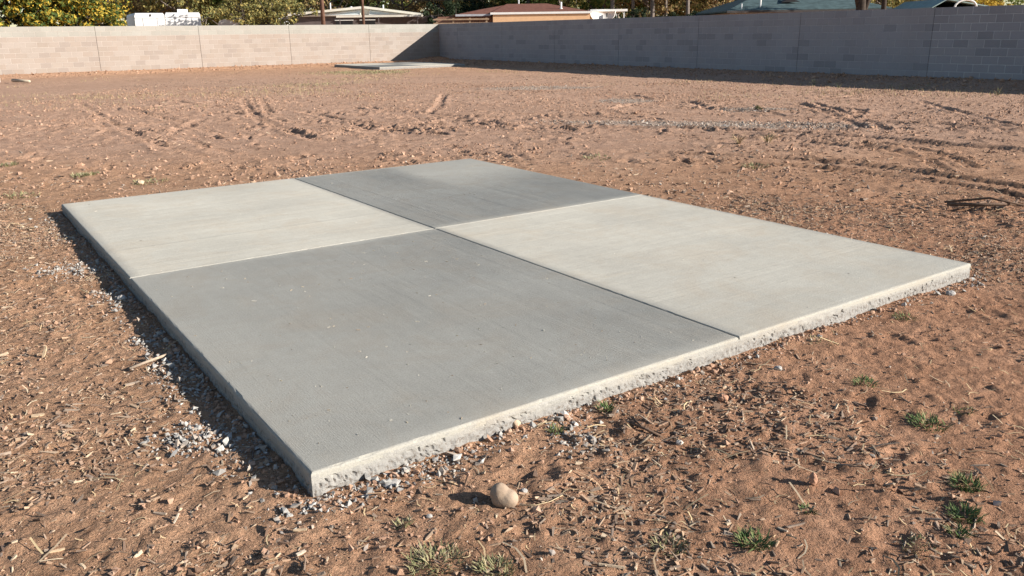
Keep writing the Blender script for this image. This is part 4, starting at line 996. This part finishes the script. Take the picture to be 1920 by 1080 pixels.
# travel trailers, seen end on
def trailer(x, y, w, ztop, rz, label, ac, length=5.0):
    t = empty('travel_trailer', (x, y, GZ), rz); tag(t, label, 'trailer', 'travel trailers behind the left wall')
    m = MB(); Hh = Z(ztop); b = 0.16; z0 = 0.5
    sec = [(-w / 2, z0), (w / 2, z0), (w / 2 * 0.97, Hh - b), (w / 2 * 0.90, Hh - .03), (-w / 2 * 0.90, Hh - .03), (-w / 2 * 0.97, Hh - b)]
    ys = [(0.0, 0.985), (0.12, 1.0), (length, 1.0)]
    for yy, s in ys: m.v += [(px * s, yy, z0 + (pz - z0) * s) for px, pz in sec]
    for i in range(2): m.f += [(6 * i + k, 6 * i + (k + 1) % 6, 6 * i + 6 + (k + 1) % 6, 6 * i + 6 + k) for k in range(6)]
    m.f += [(5, 4, 3, 2, 1, 0), tuple(12 + k for k in range(6))]
    bd = m.build('body', M_TRAIL, t)
    for sx in (-0.22, 0.24): MB().box(sx * w - 0.02, sx * w + 0.02, -0.02, 0.012, z0 + .05, Hh - .35).build('seam_trim', M_TRGREY, t)
    w_ = MB().box(-0.2 * w, 0.2 * w, -0.015, 0.012, Hh - 1.3, Hh - .95).build('window', M_DARK, t)
    MB().box(-0.47 * w, 0.47 * w, -0.025, 0.01, Hh - .33, Hh - .30).build('trim_strip', M_TRGREY, t)
    if ac: MB().box(-0.28, 0.34, 0.6, 1.5, Hh - .03, Hh + .17).build('roof_unit', M_WHITEP, t)
    else: MB().box(0.03, 0.09, -0.06, 0.0, Hh - .22, Hh - .1).build('marker_lamp', M_DARK, t)
    for yy in (2.0, 2.9):
        for s in (-1, 1): MB().tube([(s * w * .42, yy, 0.33), (s * (w * .42 + .2), yy, 0.33)], 0.33, 14).build('wheel', M_DARK, t)
    return t
trailer(-21.55, 52.2, 1.75, 2.71, 0.50, 'white travel trailer end with panel seams, nearest the yellow tree', False)
trailer(-20.42, 54.5, 2.15, 2.78, 0.36, 'white travel trailer dappled with tree shade, square roof unit on top', True)
t = empty('camper_shell', (-16.95, 52.5, GZ), 0.1); tag(t, 'low white rounded camper behind the wall, right of the trailers', 'trailer')
m = MB(); pr = [(-.62, 0.5), (.62, 0.5), (.62, Z(2.02)), (.5, Z(2.2)), (.25, Z(2.26)), (-.25, Z(2.26)), (-.5, Z(2.2)), (-.62, Z(2.02))]
for yy in (0, 3.0): m.v += [(px, yy, pz) for px, pz in pr]
m.f += [(k, (k + 1) % 8, 8 + (k + 1) % 8, 8 + k) for k in range(8)] + [tuple(range(7, -1, -1)), tuple(range(8, 16))]
m.build('body', M_TRAIL, t); MB().box(0.2, 0.9, 0.6, 2.0, Z(2.27), Z(2.39)).build('roof_unit', M_WHITEP, t); MB().box(-.35, .35, -.02, 0.012, Z(1.5), Z(1.9)).build('window', M_DARK, t)
for s in (-1, 1): MB().tube([(s * .5, 1.5, 0.3), (s * .68, 1.5, 0.3)], 0.3, 14).build('wheel', M_DARK, t)
# rounded tank and a low shed roof
t = empty('propane_tank', (-14.1, 55, GZ)); tag(t, 'small white rounded tank top peeping over the left wall', 'tank')
m = MB(); m.tube([(0, 0, Z(1.0)), (0, 0, Z(1.95)), (0, 0, Z(2.06)), (0, 0, Z(2.12)), (0, 0, Z(2.14))], [0.24, 0.24, 0.20, 0.11, 0.03], 16); m.build('tank_body', M_WHITEP, t, True); MB().box(-.2, .2, -.2, .2, 0, Z(1.0)).build('stand', M_METAL, t)
t = empty('shed', (-22.6, 46.5, GZ)); tag(t, 'beige low shed roof showing over the wall left of the trailers', 'shed')
m = MB(); quad_slab(m, [(-0.75, 0, Z(1.93)), (0.75, 0, Z(2.08)), (0.75, 2, Z(2.08)), (-0.75, 2, Z(1.93))], 0.06); m.build('roof', M_CREAM, t); MB().box(-.65, .65, .1, 1.9, 0, Z(1.85)).build('wall', M_FENCE, t)

# utility poles and a wire
def pole(x, y, top, lean, label, r=0.14):
    p = empty('utility_pole', (x, y, GZ)); tag(p, label, 'utility pole', 'utility poles behind the left wall')
    MB().tube([(0, 0, 0), (lean * .5, 0, top * .5), (lean, 0, top)], [r * 1.05, r * .95, r * .8], 10).build('shaft', M_POLE, p, True)
    MB().box(lean - 1.1, lean + 1.1, -.06, .06, top - .7, top - .58).build('crossarm', M_POLE, p)
    for s in (-.95, -.4, .4, .95): MB().tube([(lean + s, 0, top - .58), (lean + s, 0, top - .42)], 0.05, 6).build('insulator', M_METAL, p)
pole(-12.4, 58, 8.6, 0.05, 'brown utility pole left of the glazed gable, the thicker one')
pole(-10.55, 63.2, 8.8, -0.02, 'thin brown utility pole standing before the middle of the glazed gable', 0.10)
w = MB().tube([(-10.0 + 1.05 * k, 63 - 0.2 * k, 3.50 + 0.004 * (k - 6) ** 2) for k in range(13)], 0.012, 5).build('overhead_wire', M_DARK); tag(w, 'thin overhead wire across the top of the trees', 'wire')

# ------------------------------------------------------------------ trees
def leaf_mat(name, cols):
    m, nt, b = mat_new(name, 0.75, 0.2)
    r = island(nt); n = len(cols)
    c = ramp(nt, r, [((i + .5) / n, q) for i, q in enumerate(cols)])
    k = noise(nt, objc(nt), 0.9, 3, 0.6)
    c = mixc(nt, ramp(nt, k, [(0.42, (0, 0, 0)), (0.58, (1, 1, 1))]), c, ramp(nt, r, [((i + .5) / n, q) for i, q in enumerate(cols[::-1])]))
    nt.links.new(c, b.inputs['Base Color'])
    tr = nd(nt, 'ShaderNodeBsdfTranslucent'); nt.links.new(c, tr.inputs['Color'])
    mx = nd(nt, 'ShaderNodeMixShader'); mx.inputs[0].default_value = 0.28
    out = nt.nodes['Material Output']; nt.links.new(b.outputs[0], mx.inputs[1]); nt.links.new(tr.outputs[0], mx.inputs[2]); nt.links.new(mx.outputs[0], out.inputs['Surface'])
    return m
L_YG = leaf_mat('leaf_yellow_green', [(0.07, 0.115, 0.03), (0.14, 0.18, 0.04), (0.40, 0.31, 0.05), (0.58, 0.40, 0.06), (0.66, 0.45, 0.065), (0.10, 0.145, 0.035), (0.05, 0.08, 0.025)])
L_GR = leaf_mat('leaf_green', [(0.085, 0.145, 0.037), (0.136, 0.204, 0.051), (0.204, 0.255, 0.068), (0.340, 0.340, 0.102), (0.111, 0.170, 0.051)])
L_OL = leaf_mat('leaf_olive', [(0.119, 0.128, 0.051), (0.187, 0.187, 0.068), (0.306, 0.255, 0.085), (0.408, 0.306, 0.102), (0.153, 0.153, 0.060)])
L_BR = leaf_mat('leaf_brown', [(0.170, 0.111, 0.060), (0.272, 0.170, 0.085), (0.374, 0.255, 0.111), (0.221, 0.153, 0.076), (0.323, 0.272, 0.102)])
L_DK = leaf_mat('leaf_dark_evergreen', [(0.018, 0.030, 0.014), (0.028, 0.045, 0.02), (0.04, 0.055, 0.025), (0.022, 0.036, 0.016)])
L_YE = leaf_mat('leaf_yellow', [(0.50, 0.33, 0.04), (0.60, 0.42, 0.06), (0.42, 0.28, 0.04), (0.30, 0.24, 0.05)])
M_TRUNK = plain('tree_bark', (0.17, 0.14, 0.12), 0.95, 0.3, 8)
M_TRUNKD = plain('dark_tree_bark', (0.045, 0.034, 0.027), 0.95, 0.3, 8)
def tree_meshes(hgt, rx, clear, nclump, nleaf, leaf, seed, mat, bark, nlimb=7, low=True):
    r = np.random.default_rng(seed)
    m = MB(); tops = []
    bend = r.normal(0, 0.25, 2)
    m.tube([(0, 0, -0.3), (bend[0] * .3, bend[1] * .3, hgt * .22), (bend[0], bend[1], hgt * .5), (bend[0] * 1.2, bend[1] * 1.2, hgt * .85)], [0.045 * hgt * .55, 0.035 * hgt * .5, 0.022 * hgt * .5, 0.006 * hgt], 9)
    for i in range(nlimb):
        t = r.uniform(0.14, 0.6); a = r.uniform(0, 6.283); L = rx * r.uniform(0.55, 1.0)
        p0 = Vector((bend[0] * t, bend[1] * t, hgt * t)); p2 = p0 + Vector((math.cos(a) * L, math.sin(a) * L, hgt * r.uniform(.08, .3))); p1 = (p0 + p2) / 2 + Vector((0, 0, -0.04 * hgt)); 
        m.tube([p0, p1, p2], [0.011 * hgt, 0.007 * hgt, 0.003 * hgt], 6); tops.append(p2)
        for j in range(3):
            q = p1.lerp(p2, r.uniform(.1, .9)); e = q + Vector(r.normal(0, 0.35 * rx, 3)) + Vector((0, 0, .05 * hgt)); m.tube([q, (q + e) / 2 + Vector(r.normal(0, .05, 3)), e], [0.004 * hgt, 0.003 * hgt, 0.001 * hgt], 5); tops.append(e)
    tm = mesh_py('trunk', m.v, m.f, bark, True)
    # clumps through the crown volume
    C = []
    while len(C) < nclump:
        p = r.uniform(-1, 1, 3); d = np.linalg.norm(p)
        if d > 1 or d < 0.35: continue
        z = clear + (hgt - clear) * (p[2] * .5 + .5); k = (0.65 + 0.35 * math.sin(math.pi * min(1, max(0, (z - clear) / (hgt - clear) * .9 + .12)))) if low else 1
        C.append((p[0] * rx * k, p[1] * rx * k, z, rx * r.uniform(.13, .30)))
    C += [(q.x, q.y, q.z, rx * .16) for q in tops if q.z > clear]
    C = np.array(C)
    idx = r.integers(0, len(C), nleaf); o = r.normal(0, 1, (nleaf, 3)); o /= np.linalg.norm(o, axis=1)[:, None]
    P = C[idx, :3] + o * (C[idx, 3] * r.uniform(.3, 1.05, nleaf) ** .6)[:, None] * np.array([1, 1, .75])
    n = o + r.normal(0, .6, (nleaf, 3)); n /= np.linalg.norm(n, axis=1)[:, None]
    a = np.cross(n, r.normal(0, 1, (nleaf, 3))); a /= np.linalg.norm(a, axis=1)[:, None]; b = np.cross(n, a)
    s = (leaf * r.uniform(.6, 1.4, nleaf))[:, None]
    V4 = np.stack([P - a * s, P + b * s * .55 + n * s * .12, P + a * s, P - b * s * .55 + n * s * .12], 1).reshape(-1, 3)
    cm = mesh_np('crown', V4, np.arange(4 * nleaf).reshape(-1, 4), mat)
    return tm, cm
KINDS = {}
def kind(k, *a, **kw): KINDS[k] = [tree_meshes(*a[:6], sd, *a[6:], **kw) for sd in (hash(k) % 7 + 1 if False else sum(map(ord, k)) % 97, sum(map(ord, k)) % 97 + 50)]
kind('yg', 6.5, 2.6, 0.6, 46, 7000, 0.095, L_YG, M_TRUNKD)
kind('olive', 9.0, 3.2, 0.9, 70, 7000, 0.13, L_OL, M_TRUNK)
kind('green', 10.0, 3.4, 1.2, 75, 7000, 0.14, L_GR, M_TRUNK)
kind('brown', 9.0, 3.0, 1.0, 60, 4500, 0.12, L_BR, M_TRUNK)
kind('dark', 5.0, 2.2, 0.2, 60, 6000, 0.11, L_DK, M_TRUNKD)
kind('thin', 4.6, 1.5, 1.4, 40, 2600, 0.075, L_OL, M_TRUNKD)
kind('yellow', 6.0, 2.2, 1.0, 50, 5000, 0.10, L_YE, M_TRUNK)
tc = {}
def tree(k, x, y, s, label, rz=None, name='tree', group='trees beyond the walls'):
    i = tc.get(k, 0); tc[k] = i + 1; tm, cm = KINDS[k][i % 2]
    t = empty(name, (x, y, GZ), rz if rz is not None else (x * 3.7 + y) % 6.28); t.scale = (s, s, s); tag(t, label, 'tree', group)
    link('trunk', tm, t); link('crown', cm, t); return t
tree('yg', -25.4, 43.5, 0.95, 'yellow-green tree at the far left edge behind the wall')
tree('yg', -23.6, 44.6, 1.05, 'yellow-green tree, second from the left edge behind the wall')
tree('yg', -22.1, 45.2, 0.82, 'golden tree just left of the first trailer')
tree('yg', -27.6, 42.5, 1.0, 'yellow-green tree partly outside the left edge')
tree('dark', -24.6, 47.0, 1.1, 'dark shrub filling the gap behind the two leftmost yellow trees')
tree('dark', -24.1, 49.5, 0.85, 'dark shrub behind the golden tree by the trailers')
tree('thin', -15.1, 50.0, 1.0, 'small olive tree with several stems right of the white camper')
tree('thin', -13.6, 51.2, 1.15, 'dark-limbed yellowing tree left of the thick utility pole')
tree('thin', -14.8, 52.7, 1.2, 'thin tree behind the other two small trees left of the utility poles')
LBL = {'olive': 'olive', 'green': 'green', 'brown': 'brownish', 'dark': 'dark evergreen', 'yellow': 'yellow'}
row = [('olive', -35, 76), ('olive', -31, 74), ('brown', -28, 70), ('olive', -25, 66), ('green', -22, 70), ('olive', -19.6, 68), ('brown', -16.6, 80), ('green', -13, 82), ('brown', -9.6, 80), ('brown', -5.2, 79), ('olive', -2.2, 77), ('green', 1.5, 76), ('olive', 5.2, 78), ('green', 8.0, 72), ('brown', 11.2, 70), ('olive', 13.8, 72), ('brown', 16.4, 70), ('olive', 19.8, 74), ('green', 23.2, 72), ('olive', 26.0, 70), ('olive', 29.5, 74), ('olive', 33.0, 76), ('brown', 37.0, 78), ('olive', 41, 80), ('green', 45, 80)]
where = ['at the far left of the row', 'over the leftmost yellow trees', 'behind the golden tree', 'over the first trailer', 'over the dappled trailer', 'right of the dappled trailer', 'behind the grey-roofed wing', 'over the thick utility pole', 'over the glazed gable ridge', 'over the right end of the glazed gable', 'over the wall corner', 'over the left hip of the red-brown roof', 'over the red-brown roof ridge', 'over the white carport', 'right of the white carport', 'left of the teal roof', 'over the left end of the teal roof', 'over the teal roof', 'over the right end of the teal roof', 'over the pale vehicle', 'left of the pale teal house', 'over the pale teal house', 'over the right edge of the picture', 'outside the right edge', 'farthest right of the row']
for (k, x, y), wv in zip(row, where): tree(k, x, y, 1.0, '%s tall tree standing %s' % (LBL[k], wv))
RB = ['leftmost yellow-green trees, outermost', 'second yellow-green tree', 'golden tree by the trailers', 'gap right of the dappled trailer', 'thick utility pole', 'right end of the glazed gable', 'red-brown roof ridge', 'bare trunks right of the carport', 'left half of the teal roof', 'pale vehicle roof', 'pale teal house', 'bright yellow tree top', 'right edge of the picture']
back = [(-44, 96), (-36, 98), (-28, 95), (-20, 97), (-12, 99), (-4, 96), (4, 98), (12, 95), (20, 97), (28, 99), (36, 96), (44, 98), (52, 97)]
for i, (x, y) in enumerate(back): tree(('green', 'olive', 'brown')[i % 3], x, y, 1.35, '%s tree of the rear row, standing behind the %s' % (('green', 'olive', 'brown')[i % 3], RB[i]), group='trees of the rear row')
for i, (x, y) in enumerate(back): tree('dark', x + 3.5, y + 14, 1.9 + 0.2 * (i % 3), 'dark evergreen farthest back, seen through gaps behind the %s' % RB[i], group='evergreens behind the rear row')
for x, y, s, lb in ((7.6, 60, 0.5, 'dark bush left of the row of trunks, by the white carport'), (9.2, 61, 0.6, 'dark bush below the bare trunks right of the carport'), (11.4, 60, 0.55, 'dark bush midway between carport and teal roof'), (13.0, 61, 0.55, 'dark bush at the left end of the teal roof'), (-4.2, 66, 0.8, 'dark bush between the glazed gable and the red-brown roof'), (-2.6, 70, 0.9, 'dark bush behind the left end of the red-brown roof')): tree('dark', x, y, s, lb, name='bush')
tree('yellow', 34.2, 62, 0.75, 'bright yellow tree top at the far right beside the pale teal house')
# bare trunks
def trunk_only(x, y, r, hgt, label, fork=True, mat=None):
    t = empty('tree', (x, y, GZ)); tag(t, label, 'tree', 'trees beyond the walls')
    m = MB(); m.tube([(0, 0, -.2), (0.05, 0, hgt * .3), (-.06, .05, hgt * .65), (.1, 0, hgt)], [r * 1.15, r, r * .8, r * .45], 9)
    if fork: m.tube([(0.02, 0, hgt * .28), (0.5, .1, hgt * .5), (0.75, .1, hgt * .9)], [r * .7, r * .55, r * .3], 8); m.tube([(-.02, 0, hgt * .35), (-.5, .1, hgt * .6), (-.6, .1, hgt)], [r * .6, r * .45, r * .25], 8)
    m.build('trunk', mat or M_TRUNK, t, True); cr = link('crown', KINDS['thin' if mat else 'olive'][0][1], t); cr.scale = (.8, .8, 1.0); cr.location = (0, 0, 2.6 if mat else 3.2); return t
trunk_only(18.1, 44.6, 0.25, 6.5, 'thick dark forked trunk before the right end of the teal roof', True, M_TRUNKD)
trunk_only(21.6, 50.0, 0.15, 7, 'slim dark trunk right of the pale vehicle', False, M_TRUNKD)
for x, y, r, lb in ((7.9, 66, .16, 'pale bare trunk right above the white carport'), (9.6, 67, .13, 'slender bare trunk, second right of the carport'), (11.0, 66.5, .17, 'bare trunk midway to the teal roof, thicker one'), (12.3, 68, .12, 'slender bare trunk left of the teal roof'), (13.6, 66, .15, 'bare trunk just left of the teal roof end')): trunk_only(x, y, r, 9, lb, False)
